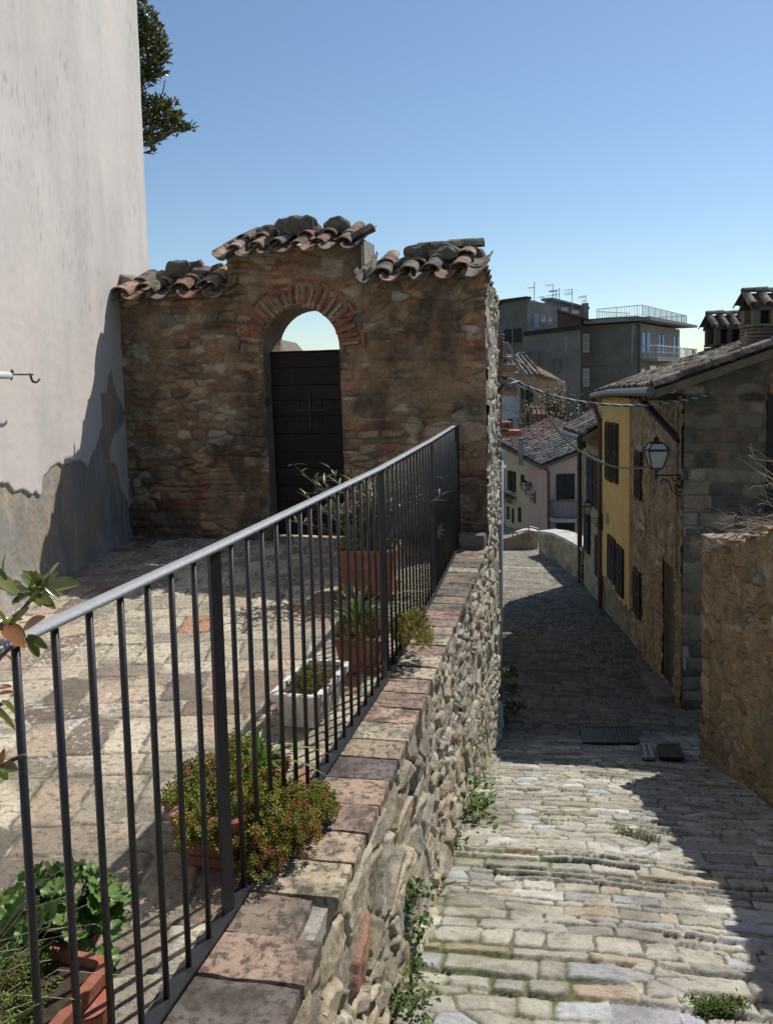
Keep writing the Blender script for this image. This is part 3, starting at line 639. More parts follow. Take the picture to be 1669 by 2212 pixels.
for yy in POSTY:
    x = rail_x(yy); p = MB(); p.box((x + .004, yy, (rl_z(yy) - .02 - .03) / 2), (.012, .044, rl_z(yy) - .015 + .03), rz(-.2 - .35), (.1, .1, .1))
    p.box((x + .0, yy, .012), (.03, .05, .03), rz(-.25)); p.build('post', m_iron, rl)
for i, yq in enumerate(POSTY[:-1]):
    y2 = POSTY[i + 1]; n = int(round((y2 - yq) * 1.03 / .1235))
    for k in range(1, n):
        yy = yq + (y2 - yq) * k / n; x = rail_x(yy); lean = random.uniform(-.0025, .0025)
        b = MB(); b.tube([(x, yy, .036), (x + lean, yy, rl_z(yy) - .012)], .0085, 8); b.build('baluster', m_iron, rl, smooth=True)

# ================================================================== PLASTER HOUSE ON THE LEFT
ph = empty('plaster_house', (-4.5, 4.5, 0), 'tall house with pale plaster wall peeling off at its foot, left of the garden wall', 'house')
def zp(x, y):
    p = at_plane(.3418 * x, 648 + .3418 * y, (-2.8, 0, 0), (1, 0, 0)); return p[1], p[2]
PEEL = [zp(*q) for q in [(-200, 1230), (0, 1170), (40, 1165), (80, 1215), (130, 1195), (190, 1240), (210, 1215), (235, 1245), (255, 1240), (262, 1130), (300, 1075), (350, 1025), (385, 1055), (440, 1030), (495, 1010), (545, 1060), (590, 950), (640, 800), (635, 700), (630, 585), (665, 595), (680, 500), (697, 437), (712, 500), (735, 600), (765, 660), (790, 720), (780, 765), (720, 840), (695, 940), (697, 1030), (730, 1040), (750, 1120), (760, 1200), (800, 1270), (830, 1370), (838, 1500)]]
PEEL += [(9.2, -.3), (2.0, -.3)]
def poly_sd(X, Y, P):
    P = np.array(P); d = np.full(X.shape, 1e9); ins = np.zeros(X.shape, bool); n = len(P)
    for i in range(n):
        a = P[i]; b = P[(i + 1) % n]; e = b - a; w0 = X - a[0]; w1 = Y - a[1]
        t = np.clip((w0 * e[0] + w1 * e[1]) / (e @ e), 0, 1); d = np.minimum(d, (w0 - t * e[0]) ** 2 + (w1 - t * e[1]) ** 2)
        c = (a[1] > Y) != (b[1] > Y)
        with np.errstate(divide='ignore', invalid='ignore'): xi = (b[0] - a[0]) * (Y - a[1]) / (b[1] - a[1]) + a[0]
        ins ^= c & (X < xi)
    return np.where(ins, -1, 1) * np.sqrt(d)
def build_plaster():
    ys = np.concatenate([np.arange(-3, 4.6, .4), np.arange(4.6, 10.12, .013)]); zs = np.concatenate([np.arange(-.1, 2.25, .013), np.arange(2.25, 9.6, .06)])
    Y, Z = np.meshgrid(ys, zs, indexing='ij')
    sd = poly_sd(Y + .03 * (fbm(Y * 9, Z * 9, 3) - .5), Z + .05 * (fbm(Y * 8, Z * 8, 4) - .5), PEEL)
    out = sst(-.004, .006, sd); X = -2.8 + out * .016 + .014 * (fbm(Y * 1.3, Z * .9, 5, 3) - .5) + (1 - out) * (.008 * (fbm(Y * 40, Z * 40, 6, 3) - .5) + .02 * (fbm(Y * 4, Z * 4, 7) - .5))
    X += out * .003 * (fbm(Y * 6, Z * 14, 8, 3) - .5) + .05 * sst(.25, -.1, Z)
    A = mixc(np.array([.645, .60, .56]) + 0 * X[..., None], (.585, .55, .515), sst(.4, .7, fbm(Y * .9, Z * .35, 9, 4)))
    A = A * (.93 + .14 * fbm(Y * 7 + .6 * fbm(Y * 2, Z * 2, 29), Z * .55, 28, 4))[..., None]
    A = mixc(A, (.69, .62, .565), sst(.5, .7, fbm(Y * 2.2, Z * .5, 19, 4)) * .7)
    B = mixc(np.array([.30, .285, .255]) + 0 * X[..., None], (.42, .32, .22), sst(.45, .65, fbm(Y * 1.8 + 3, Z * 1.1, 10, 4)) * .8)
    B = mixc(B, (.24, .24, .225), sst(.55, .72, fbm(Y * 3, Z * 1.6, 11, 4)) * .6); B = mixc(B, (.47, .47, .46), sst(.6, .7, fbm(Y * 12 + 9, Z * 2.5, 12, 3)) * .4)
    crk = np.exp(-((fbm(Y * 1.1, Z * 1.6, 61, 5) - .5) / .0022) ** 2) * sst(.52, .66, fbm(Y * .6, Z * .6, 62, 3)); A = mixc(A, (.40, .37, .34), crk * .55)
    pit = sst(.80, .86, vn(Y * 38, Z * 30, 63)) * sst(.55, .75, vn(Y * 2, Z * 2, 64)); A = mixc(A, (.36, .33, .30), pit * .6)
    C = mixc(B, A, out); C = mixc(C, (.10, .085, .07), np.exp(-((sd - .001) / .007) ** 2) * .4)
    grid('plaster_wall', m_plaster, np.stack([X, Y, Z], -1), C, ph, flip=False)
    b = MB(); b.prism([(-2.83, -3, -.2), (-2.815, 10.12, -.2), (-9, 10.12, -.2), (-9, -3, -.2)], (0, 0, 9.8), (.55, .53, .5)); b.build('house_body', m_plaster, ph)
    r = MB(); r.prism([(-2.3, -3.5, 9.6), (-2.3, 10.6, 9.6), (-5.9, 10.6, 10.9), (-5.9, -3.5, 10.9)], (0, 0, .15), (.35, .22, .16)); r.prism([(-9.5, -3.5, 9.6), (-5.9, -3.5, 10.9), (-5.9, 10.6, 10.9), (-9.5, 10.6, 9.6)], (0, 0, .15), (.35, .22, .16)); r.build('roof', m_tile, ph)
build_plaster()
def px_x(px, py, X): p = at_plane(px, py, (X, 0, 0), (1, 0, 0)); return tuple(p)
hk = empty('wall_hook', px_x(40, 808, -2.62), 'white pipe end with a thin iron rod and hook sticking out of the plaster wall', 'hook')
w = MB(); w.tube([px_x(-160, 806, -2.8), px_x(-140, 807, -2.6), px_x(20, 811, -2.6)], .026, 10, (.62, .62, .6)); w.build('white_pipe', m_metal, hk, smooth=True)
w = MB(); w.tube([px_x(18, 809, -2.6), px_x(72, 809, -2.6)], .006, 6, (.03, .03, .03)); w.tube([px_x(66 , 807, -2.6), px_x(68, 817, -2.6), px_x(71, 824, -2.6), px_x(77, 826, -2.6), px_x(82, 824, -2.6), px_x(86, 819, -2.6)], .009, 6, (.03, .03, .03)); w.build('iron_hook', m_black, hk, smooth=True)
w = MB(); a = np.array(px_x(27, 797, -2.6)); b = np.array(px_x(26, 810, -2.6)); c = np.array(px_x(25, 822, -2.6)); w.tube([a, (a + b) / 2, b, (b + c) / 2, c], [.003, .014, .004, .012, .003], 6, (.03, .03, .03)); w.build('leaf_ornament', m_black, hk, smooth=True)

# ================================================================== POTS AND PLANTS
def sedum(mb, c, R, n, seed=0, cols=((.27, .29, .045), (.36, .32, .06), (.17, .22, .035), (.36, .16, .06)), ls=.011, droop=0.):
    rr = random.Random(seed)
    for i in range(n):
        th = rr.uniform(0, 2 * PI); ph_ = math.acos(rr.uniform(-.15, 1)); q = rr.uniform(.55, 1.04)
        dv = np.array([math.sin(ph_) * math.cos(th), math.sin(ph_) * math.sin(th), math.cos(ph_)])
        bump_ = 1 + .28 * (vn(dv[0] * 3 + seed, dv[1] * 3 + dv[2] * 2, seed) - .5) * 2
        p = np.array(c) + dv * np.array(R) * q * bump_
        if p[2] < c[2] - .3 * R[2] - droop: continue
        ax = dv * .6 + np.array([rr.uniform(-.5, .5), rr.uniform(-.5, .5), .7]); ax /= np.linalg.norm(ax)
        s1 = np.cross(ax, [.3, .9, .1]); s1 /= np.linalg.norm(s1); s2 = np.cross(ax, s1)
        tone = vn(p[0] * 9 + 5, p[1] * 9, seed + 4); col = cols[min(len(cols) - 1, int(rr.random() ** (1.8 if tone < .52 else 1.05) * len(cols)))]
        col = jit(col, .25); V = []; F = []
        for lv in range(3):
            for k in range(4):
                w = k * PI / 2 + lv * .8 + rr.uniform(-.2, .2); dr_ = s1 * math.cos(w) + s2 * math.sin(w)
                b = p - ax * ls * .9 * lv; t = b + (dr_ * (.9 + .15 * lv) + ax * (.75 - .25 * lv)) * ls * rr.uniform(.9, 1.3); m = (b * .4 + t * .6); sd_ = np.cross(dr_, ax) * ls * .32; up = ax * ls * .28
                o = len(V); V += [b, m + sd_, t, m - sd_, m + up, m - up]; F += [(o, o + 1, o + 4), (o + 1, o + 2, o + 4), (o + 2, o + 3, o + 4), (o + 3, o, o + 4), (o + 1, o, o + 5), (o + 2, o + 1, o + 5), (o + 3, o + 2, o + 5)]
        mb.add(V, F, col)
def blades(mb, c, n, L, spread, col, seed=0, w=.012, curve=.6):
    rr = random.Random(seed)
    for i in range(n):
        th = rr.uniform(0, 2 * PI); out = np.array([math.cos(th), math.sin(th), 0]); Lb = L * rr.uniform(.6, 1.1); b = np.array(c) + out * rr.uniform(0, spread * .3)
        pts = []; lean = rr.uniform(.1, 1) * spread / L * 1.6
        for k in range(6):
            t = k / 5; pts.append(b + out * Lb * lean * t * t + np.array([0, 0, Lb * (t - curve * lean * t ** 3 * .8)]))
        s = np.array([-out[1], out[0], 0]); V = []
        for k, p in enumerate(pts): ww = w * (1 - (k / 5) ** 2 * .95) * rr.uniform(.9, 1.1) * .5; V += [p - s * ww, p + np.array([0, 0, -ww * .5]), p + s * ww]
        F = []
        for k in range(5): F += [(3 * k, 3 * k + 1, 3 * k + 4, 3 * k + 3), (3 * k + 1, 3 * k + 2, 3 * k + 5, 3 * k + 4)]
        mb.add(V, F, jit(col, .2))
def leaf(mb, b, d, nrm, L, W, col, cup=.15, n=5):
    d = np.array(d, float); d /= np.linalg.norm(d); s = np.cross(d, nrm); s /= np.linalg.norm(s) + 1e-9; u = np.cross(s, d); V = []
    for k in range(n + 1):
        t = k / n; w = W * .5 * math.sin(PI * min(1, t * .92 + .04)) ** .8; p = np.array(b) + d * L * t - u * L * cup * t * t
        V += [p - s * w + u * w * .35, p, p + s * w + u * w * .35]
    F = []
    for k in range(n): F += [(3 * k, 3 * k + 1, 3 * k + 4, 3 * k + 3), (3 * k + 1, 3 * k + 2, 3 * k + 5, 3 * k + 4)]
    mb.add(V, F, col)
def pot(name, c, w0, w1, l0, l1, h, ang, lab, cat='planter', col=(.30, .115, .07), mat=None, rim=.03, saucer=0, group=None):
    """tapered rectangular planter: base w0 x l0, top w1 x l1"""
    t = empty(name, c, lab, cat, group); R = rz(ang); mat = mat or m_terra
    def ring(w, l, z, r=.025, n=4):
        out = []
        for (sx, sy, a0) in ((1, 1, 0), (-1, 1, PI / 2), (-1, -1, PI), (1, -1, 3 * PI / 2)):
            for k in range(n): a = a0 + k / (n - 1) * PI / 2; out.append(R @ np.array([sx * (w / 2 - r) + r * math.cos(a), sy * (l / 2 - r) + r * math.sin(a), z]) + np.array(c))
        return out
    lv = [ring(w0, l0, 0), ring(w0 + (w1 - w0) * .85, l0 + (l1 - l0) * .85, h - .045), ring(w1 + rim * .8, l1 + rim * .8, h - .04), ring(w1 + rim, l1 + rim, h - .005), ring(w1 + rim * .6, l1 + rim * .6, h), ring(w1 - .02, l1 - .02, h), ring(w1 - .03, l1 - .03, h - .06)]
    n = 16; V = sum(lv, []); F = [tuple(range(n - 1, -1, -1))]
    for i in range(len(lv) - 1):
        for k in range(n): F.append((i * n + k, i * n + (k + 1) % n, (i + 1) * n + (k + 1) % n, (i + 1) * n + k))
    m = MB(); m.add(V, F, col); m.build('pot_body', mat, t)
    s = MB(); q = ring(w1 - .028, l1 - .028, h - .022); s.add(q, [tuple(range(n))]); s.build('soil', m_soil, t)
    if saucer:
        s = MB(); lv = [ring(w0 + .03, l0 + .03, .0), ring(w0 + saucer, l0 + saucer, .035), ring(w0 + saucer - .015, l0 + saucer - .015, .035), ring(w0 + .03, l0 + .03, .012)]
        V = sum(lv, []); F = [tuple(range(n - 1, -1, -1)), tuple(3 * n + k for k in range(n))]
        for i in range(3):
            for k in range(n): F.append((i * n + k, i * n + (k + 1) % n, (i + 1) * n + (k + 1) % n, (i + 1) * n + k))
        s.add(V, F, col); s.build('saucer', mat, t)
    return t
# big pot with oleander
P1 = (-.15, 6.30, .0); t = pot('terracotta_pot', P1, .36, .44, .36, .44, .36, -.12, 'large square terracotta pot with an oleander beside the railing near the gate', 'potted plant', saucer=.10)
m = MB(); lf = MB(); rr = random.Random(3)
for i in range(44):
    th = rr.uniform(0, 2 * PI); r = rr.uniform(.1, .62); H_ = rr.uniform(.25, .68)
    b = np.array(P1) + [rr.uniform(-.1, .1), rr.uniform(-.1, .1), .32]; tip = b + [math.cos(th) * r, math.sin(th) * r * .7, H_]; mid = (b + tip) / 2 + [0, 0, .06]
    m.tube([b, mid, tip], [.006, .005, .003], 5, (.16, .14, .10))
    for k in range(15):
        q = rr.uniform(.35, 1.02); p = b * (1 - q) ** 2 + 2 * mid * q * (1 - q) + tip * q * q; a = rr.uniform(0, 2 * PI)
        leaf(lf, p, (math.cos(a), math.sin(a), rr.uniform(.1, 1.3)), (0, .1, 1), rr.uniform(.07, .13), .020, jit((.10, .13, .06) if rr.random() < .88 else (.3, .14, .05), .25), .2, 3)
m.build('stems', m_bark, t); lf.build('leaves', m_leaf, t)
s = MB(); sedum(s, (P1[0] - .13, P1[1] - .12, .36), (.12, .12, .09), 130, 5, ((.12, .2, .03), (.2, .26, .05))); s.build('creeping_sedum', m_sedum, t)
dry = MB(); rr = random.Random(8)
for i in range(40):
    b = np.array([.36, 6.35, .42]); a = rr.uniform(0, 2 * PI); dry.tube([b + [0, 0, -.1], b + [math.cos(a) * .03, math.sin(a) * .03, rr.uniform(0, .03)], b + [math.cos(a) * rr.uniform(.03, .08), math.sin(a) * .05, rr.uniform(-.03, .09)]], .0015, 4, (.3, .24, .2))
tag(dry.build('dry_flower_head', m_bark), 'dry brown flower tuft poking through the railing beside the large square pot', 'plant')
# second terracotta pot
P2 = (-.16, 4.62, 0); t = pot('terracotta_pot', P2, .21, .26, .24, .3, .2, -.2, 'medium terracotta pot with sword leaves and reddish sedum, just beyond the stone trough', 'potted plant', saucer=.05)
s = MB(); sedum(s, (P2[0], P2[1], .2), (.17, .2, .12), 420, 11, ((.22, .22, .04), (.34, .14, .05), (.16, .2, .04), (.34, .26, .05)), droop=.05); sedum(s, (P2[0] + .28, P2[1] + .1, .14), (.13, .24, .15), 330, 12, ((.30, .26, .04), (.36, .2, .05), (.2, .22, .04)), droop=.1); s.build('sedum', m_sedum, t)
b = MB(); blades(b, (P2[0] - .02, P2[1], .22), 34, .30, .22, (.11, .20, .035), 4, .02); b.build('sword_leaves', m_leaf, t)
# white trough
P3 = (-.39, 3.98, 0); t = pot('stone_trough', P3, .17, .215, .42, .48, .17, -.255, 'weathered white stone trough holding low sedum on the terrace bricks', 'trough', mat=m_concrete, rim=.035)
fl_ = MB(); R3 = rz(-.255)
for sx in (-1, 1):
  fl_ = MB()
  for k in range(9):
    y = -.17 + k * .042
    fl_.tube([R3 @ np.array([sx * .090, y * .9, .02]) + P3, R3 @ np.array([sx * .100, y, .115]) + P3], .009, 6, (.6, .58, .55))

  fl_.build('fluting', m_concrete, t, smooth=True)
s = MB(); sedum(s, (P3[0], P3[1] - .03, .135), (.095, .20, .07), 560, 21, ((.16, .19, .035), (.24, .24, .05), (.3, .15, .06), (.14, .17, .03))); s.build('sedum', m_sedum, t)
# rectangular pot with the big sedum clump
P4 = (-.57, 2.86, 0); t = pot('terracotta_planter', P4, .18, .23, .40, .48, .19, -.24, 'terracotta planter with a big sedum cushion spilling over the coping by the near railing post', 'planter', saucer=.05)
s = MB(); sedum(s, (-.60, 2.86, .14), (.215, .35, .13), 1400, 31, droop=.14, ls=.0125); sedum(s, (-.42, 2.80, .07), (.18, .26, .12), 950, 32, ((.22, .23, .035), (.34, .26, .045), (.16, .18, .03), (.36, .15, .06)), droop=.1); sedum(s, (-.29, 2.92, .05), (.09, .15, .07), 260, 33, ((.22, .24, .04), (.3, .28, .05), (.3, .14, .07)), droop=.1); s.build('sedum', m_sedum, t)
b = MB(); blades(b, (-.50, 2.94, .18), 26, .19, .20, (.15, .27, .05), 14, .022, .9); b.build('sword_leaves', m_leaf, t)
# geranium, long planter and small pot at lower left
P5 = (-.93, 2.13, 0); t = empty('geranium_pot', P5, 'leafy green geranium in a pot at the lower left behind the railing', 'potted plant')
m = MB(); m.tube([(P5[0], P5[1], 0), (P5[0], P5[1], .12), (P5[0], P5[1], .122), (P5[0], P5[1], .15)], [.085, .115, .128, .13], 24, (.38, .13, .08)); m.build('pot_body', m_terra, t, smooth=False)
lf = MB(); stm = MB(); rr = random.Random(9)
for i in range(120):
    th = rr.uniform(0, 2 * PI); q = rr.random() ** .5; p = np.array([P5[0] + math.cos(th) * .19 * q, P5[1] + math.sin(th) * .20 * q, .29 - .14 * q * q + rr.uniform(-.07, .04)])
    if p[0] > rail_x(p[1]) - .03: continue
    n_ = np.array([math.cos(th) * q * .8 + rr.uniform(-.5, .5), math.sin(th) * q * .8 + rr.uniform(-.5, .5), 1.]); n_ /= np.linalg.norm(n_)
    a = np.cross(n_, [1, .2, 0]); a /= np.linalg.norm(a); b_ = np.cross(n_, a); r = rr.uniform(.022, .042); V = [p - n_ * r * .25]; N_ = 36; fold = rr.uniform(.1, .5)
    for k in range(N_):
        w = 2 * PI * k / N_; rad = r * (1 + .13 * abs(math.cos(w * 3.5 + .3)) - .06 + .05 * math.cos(w * 18)) * (.55 if k in (0,) else 1)
        V.append(p + (a * math.cos(w) + b_ * math.sin(w)) * rad + n_ * r * (fold * abs(math.sin(w)) + .12 * math.cos(w * 7)))
    lf.add(V, [(0, k + 1, (k + 1) % N_ + 1) for k in range(N_)], jit((.10, .19, .04) if rr.random() < .8 else (.17, .25, .06), .25))
    stm.tube([p, (p + np.array([P5[0], P5[1], .17])) / 2 + [0, 0, -.04], (P5[0], P5[1], .17)], .002, 4, (.16, .13, .06))
lf.build('leaves', m_leaf, t, smooth=True); stm.build('stems', m_leaf, t)
P6 = (-.93, 1.62, 0); t = pot('terracotta_planter', P6, .17, .21, .74, .80, .17, -.26, 'long terracotta planter with sedum and dry grass in the bottom left corner', 'planter')
s = MB(); sedum(s, (-.93, 1.62, .15), (.14, .40, .12), 700, 41, ((.13, .2, .03), (.2, .26, .05), (.16, .2, .03)), droop=.05, ls=.010); s.build('sedum', m_sedum, t)
g = MB(); rr = random.Random(15)
for i in range(26):
    b = np.array([-.95 + rr.uniform(-.1, .06), 1.75 + rr.uniform(-.25, .25), .2]); a = rr.uniform(-.5, .9); L = rr.uniform(.15, .34); e = b + [L * math.cos(a) * .9, L * math.sin(a) * .5, rr.uniform(.05, .22)]; mid = (b + e) / 2 + [0, 0, .05]; g.tube([b, mid, e], .0009, 4, (.42, .36, .27))
    for k in range(10 if i % 3 == 0 else 0): q = .5 + k * .05; pp = b * (1 - q) ** 2 + 2 * mid * q * (1 - q) + e * q * q; g.tube([pp, pp + [rr.uniform(-.012, .02), rr.uniform(-.012, .012), rr.uniform(0, .015)]], .0008, 3, (.45, .4, .3))
g.build('dry_grass', m_bark, t)
t = empty('flower_pot', (-.755, 1.90, 0), 'small round empty terracotta pot standing right of the long planter', 'pot'); m = MB()
m.tube([(-.755, 1.90, 0), (-.755, 1.90, .085), (-.755, 1.90, .087), (-.755, 1.90, .115)], [.04, .055, .063, .065], 24, (.42, .15, .09), cap=False); m.tube([(-.755, 1.90, .115), (-.755, 1.90, .03)], [.055, .045], 24, (.36, .13, .08)); m.build('pot_body', m_terra, t, smooth=False)
# laurel shrub reaching in from the left
t = empty('laurel_shrub', (-1.25, 1.3, 0), 'young shrub with narrow glossy leaves reaching over the railing from the left edge', 'shrub')
lf = MB(); stm = MB(); rr = random.Random(21)
def PX(px, py, Y): return at_y(px, py, Y)
BR = [[(-120, 1480, 1.55), (10, 1345, 1.55), (45, 1322, 1.55), (72, 1290, 1.55), (95, 1278, 1.55)], [(-140, 1700, 1.5), (-30, 1460, 1.45), (0, 1420, 1.42), (28, 1395, 1.4)], [(-100, 1760, 1.5), (5, 1655, 1.45), (30, 1640, 1.45), (55, 1632, 1.44)], [(-120, 1620, 1.5), (-20, 1530, 1.5), (5, 1520, 1.5)]]
for br_ in BR:
    P = [PX(*q) for q in br_]; stm.tube([np.array([-1.25, 1.3, 0])] + [P[0]] + P[1:], [.01] + [.008] * 1 + [.004] * (len(P) - 1), 6, (.12, .09, .08))
LV = [((70, 1285), (100, 1235), 1.55), ((62, 1280), (0, 1262), 1.55), ((66, 1283), (28, 1300), 1.53), ((72, 1282), (118, 1310), 1.53), ((85, 1275), (122, 1272), 1.56), ((95, 1272), (165, 1256), 1.57), ((98, 1270), (118, 1213), 1.55), ((98, 1268), (130, 1290), 1.52), ((70, 1275), (50, 1235), 1.58), ((62, 1276), (12, 1275), 1.5), ((30, 1262), (-30, 1240), 1.55), ((10, 1250), (5, 1195), 1.6), ((-5, 1255), (35, 1275), 1.5), ((88, 1275), (60, 1300), 1.5), ((90, 1270), (75, 1232), 1.6),
      ((0, 1345), (52, 1332), 1.45), ((5, 1352), (50, 1390), 1.42), ((15, 1345), (60, 1375), 1.43), ((28, 1395), (52, 1390), 1.41), ((50, 1362), (90, 1330), 1.5), ((55, 1378), (90, 1420), 1.5), ((60, 1372), (100, 1398), 1.5), ((-10, 1345), (30, 1370), 1.4), ((0, 1410), (28, 1420), 1.42), ((-10, 1490), (28, 1478), 1.5), ((-5, 1500), (32, 1492), 1.5), ((-15, 1530), (40, 1572), 1.5), ((-15, 1525), (20, 1555), 1.5), ((0, 1655), (8, 1620), 1.45), ((5, 1655), (32, 1660), 1.45), ((0, 1650), (15, 1690), 1.45)]
for (a, b, Y) in LV:
    A = PX(a[0], a[1], Y); B = PX(b[0], b[1], Y + rr.uniform(-.05, .05)); c = (.13, .16, .035) if rr.random() < .75 else ((.28, .12, .05) if a[1] > 1320 else (.2, .2, .05))
    leaf(lf, A, B - A, (rr.uniform(-.4, .4), rr.uniform(-1, -.3), 1), np.linalg.norm(B - A), np.linalg.norm(B - A) * rr.uniform(.32, .4), jit(c, .2), .12, 7)
for (nx, ny, NY) in [(66, 1280, 1.55)] * 9 + [(92, 1270, 1.56)] * 8 + [(20, 1262, 1.55)] * 5 + [(15, 1350, 1.45)] * 5 + [(0, 1512, 1.5)] * 3:
    A = PX(nx + rr.uniform(-8, 8), ny + rr.uniform(-8, 8), NY + rr.uniform(-.03, .03)); L_ = rr.uniform(.03, .055)
    leaf(lf, A, (rr.uniform(-1, 1), rr.uniform(-.7, .3), rr.uniform(-.5, 1)), (rr.uniform(-.5, .5), -.6, 1), L_, L_ * .34, jit((.15, .18, .04), .25), .15, 6)
for i in range(30):
    A = np.array([-1.25 + rr.uniform(-.15, .12), 1.3 + rr.uniform(-.2, .2), rr.uniform(.5, 1.25)]); leaf(lf, A, (rr.uniform(-1, 1), rr.uniform(-1, 1), rr.uniform(-.2, 1)), (0, 0, 1), .08, .03, jit((.12, .15, .035), .2))
stm.build('stems', m_bark, t, smooth=True); lf.build('leaves', m_gloss, t, smooth=True)

# ================================================================== MAGNOLIA BEHIND THE PLASTER HOUSE
t = empty('magnolia_tree', (-5.2, 13., 0), 'dark glossy leaved tree showing behind the edge of the plaster house', 'tree')
tr = MB(); lf = MB(); rr = random.Random(5); TY = 13.
tr.tube([(-5.2, 13, -.5), (-5.15, 13, 2), (-5.0, 13, 4), (-4.9, 13.1, 6.4), (-4.7, 13, 7.6)], [.2, .17, .13, .09, .04], 10, (.13, .11, .09))
CL = [(318, 35, 16), (330, 85, 28), (338, 120, 26), (330, 150, 22), (358, 128, 6), (320, 175, 14), (338, 245, 28), (330, 285, 30), (360, 255, 26), (375, 278, 16), (322, 215, 12), (395, 272, 9), (412, 276, 7), (328, 324, 4), (300, 60, 40), (280, 140, 60), (290, 250, 50), (250, 60, 60), (230, 200, 80), (270, -20, 50), (343, 55, 6), (352, 100, 10), (350, 160, 7), (345, 215, 12), (372, 225, 9), (385, 250, 9)]
for (px, py, r) in CL:
    c = PX(px, py, TY); R_ = r / FPX * TY
    tr.tube([(-5.0, 13, max(3.5, c[2] - 1.6)), (c + np.array([-5.0, 13, c[2]])) / 2 + [0, 0, -.25], c], [.045, .03, .008], 6, (.12, .10, .09))
    for k in range(int(12 + r * r * .2)):
        dv = np.array([rr.gauss(0, 1), rr.gauss(0, 1), rr.gauss(0, 1)]); dv /= np.linalg.norm(dv); p = c + dv * R_ * rr.random() ** .4
        col = (.075, .10, .03) if rr.random() < .72 else (.22, .2, .035)
        leaf(lf, p, (dv[0] + rr.uniform(-.8, .8), dv[1] + rr.uniform(-.8, .8), rr.uniform(-.3, 1.2)), (rr.uniform(-1, 1), rr.uniform(-1, 1), 1), rr.uniform(.065, .115), rr.uniform(.032, .05), jit(col, .3), .1, 3)
for br_ in ([(310, 313), (335, 307), (365, 290), (385, 275), (405, 282), (415, 276)], [(330, 140), (345, 132), (358, 122), (363, 112)], [(320, 165), (335, 168), (350, 165), (352, 155)], [(345, 215), (352, 200), (357, 172)], [(312, 330), (334, 333)]):
    P = [PX(q[0], q[1], TY) for q in br_]; tr.tube(P, list(np.linspace(.035 if br_[0][1] == 313 else .012, .008, len(P))), 6, (.11, .09, .09))
tr.build('trunk', m_bark, t, smooth=True); lf.build('crown', m_gloss, t)

# ================================================================== RIGHT SIDE: GARDEN WALL, STONE HOUSE, STREET HOUSES
def mfield(U, V, s, ch, L, pal, mort, relief=.03, wf=1.8, rf=10, smear=.5, wts=None, warp=.05, joint=.012):
    d, k, c, tu, tv = courses(U, V, ch, L, s, .42, .03, warp, wf, .012, rf)
    r1 = _h(k, c, s + 2); r2 = _h(k, c, s + 3); sm = sst(.38, .62, fbm(U * 2, V * 2, s + 4, 3)) * smear
    H = sst(0, .025, d) * relief * (.3 + .7 * r1) * (1 - sm) + .012 * (fbm(U * 12, V * 12, s + 5, 3) - .5) + .04 * (fbm(U * .9, V * .9, s + 6, 2) - .5)
    C = pick(_h(k, c, s + 7), pal, wts) * (.75 + .5 * r2)[..., None]
    mo = np.array(mort) * (.75 + .5 * fbm(U * 4, V * 4, s + 8))[..., None]
    return H, mixc(mo, C, sst(0, joint, d) * (1 - sm))
def face_grid(name, F, mat, u0, u1, zlo, zhi, st, fn, parent, holes=(), n0=0.):
    us = np.arange(u0, u1 + st, st); T = np.linspace(0, 1, int(max(zhi(u) if callable(zhi) else zhi for u in (u0, u1)) / st - (min(zlo(u0), zlo(u1)) if callable(zlo) else zlo) / st) + 2)
    U, Tt = np.meshgrid(us, T, indexing='ij')
    a = np.vectorize(zlo)(U) if callable(zlo) else zlo; b = np.vectorize(zhi)(U) if callable(zhi) else zhi
    Z = a * (1 - Tt) + b * Tt; H, C = fn(U, Z); mask = np.ones(U.shape, bool)
    for (x0, x1, z0, z1) in holes:
        ins = (U > x0) & (U < x1) & (Z > z0) & (Z < z1); mask &= ~ins
    P = F.o + U[..., None] * F.d + Z[..., None] * np.array([0, 0, 1.]) + (H + n0)[..., None] * F.n
    fl_ = np.dot(np.cross(F.d, [0, 0, 1]), F.n) < 0
    return grid(name, mat, P, C, parent, mask, flip=bool(fl_))
OCH = [(.32, .24, .14), (.36, .29, .18), (.26, .20, .13), (.30, .26, .20), (.40, .33, .22), (.24, .16, .11)]
GRY = [(.17, .15, .12), (.24, .205, .155), (.11, .10, .088), (.27, .24, .19), (.20, .135, .10), (.085, .08, .07), (.21, .175, .13)]
# --- ochre garden wall
gdn = empty('garden_wall', (2.95, 6., -1.7), 'ochre rubble garden wall on the right side of the cobbled street with dry shrubs behind it', 'wall')
GF = Face((3.0, 7.72), (-.02, -1.)); GL = 9.
def g_top(u): return -.055 + .30 * u + max(0, u - 2.3) * .52 - .34 * max(0, .28 - u) / .28 + .03 * math.sin(u * 5) + .02 * math.sin(u * 13)
GF.o = np.array([3.02, 7.85, 0.])
def g_low(u): return float(street_z(7.87 - u)) - .15
face_grid('masonry', GF, m_gold, 0, GL, g_low, g_top, .0135, lambda U, V: rubble(U, V, 201, .17, .10, .05, [(.32, .24, .14), (.36, .29, .18), (.30, .26, .20), (.26, .20, .13), (.28, .19, .12), (.42, .36, .26), (.24, .14, .09), (.34, .26, .16)], (.27, .20, .12))[:2], gdn)
b = MB(); Q = [(u, g_top(u) - .01) for u in np.linspace(0, GL, 40)] + [(GL, -2.6), (0, -2.6)]
b.prism([GF.pt(u, z, -.01) for u, z in Q], GF.n * -.42, (.30, .23, .14)); b.build('wall_core', m_gold, gdn)
EF = Face(GF.pt(0, 0, .0)[:2], (1, .1)); EF.n = np.array([-.1, .995, 0.]) 
b = MB()
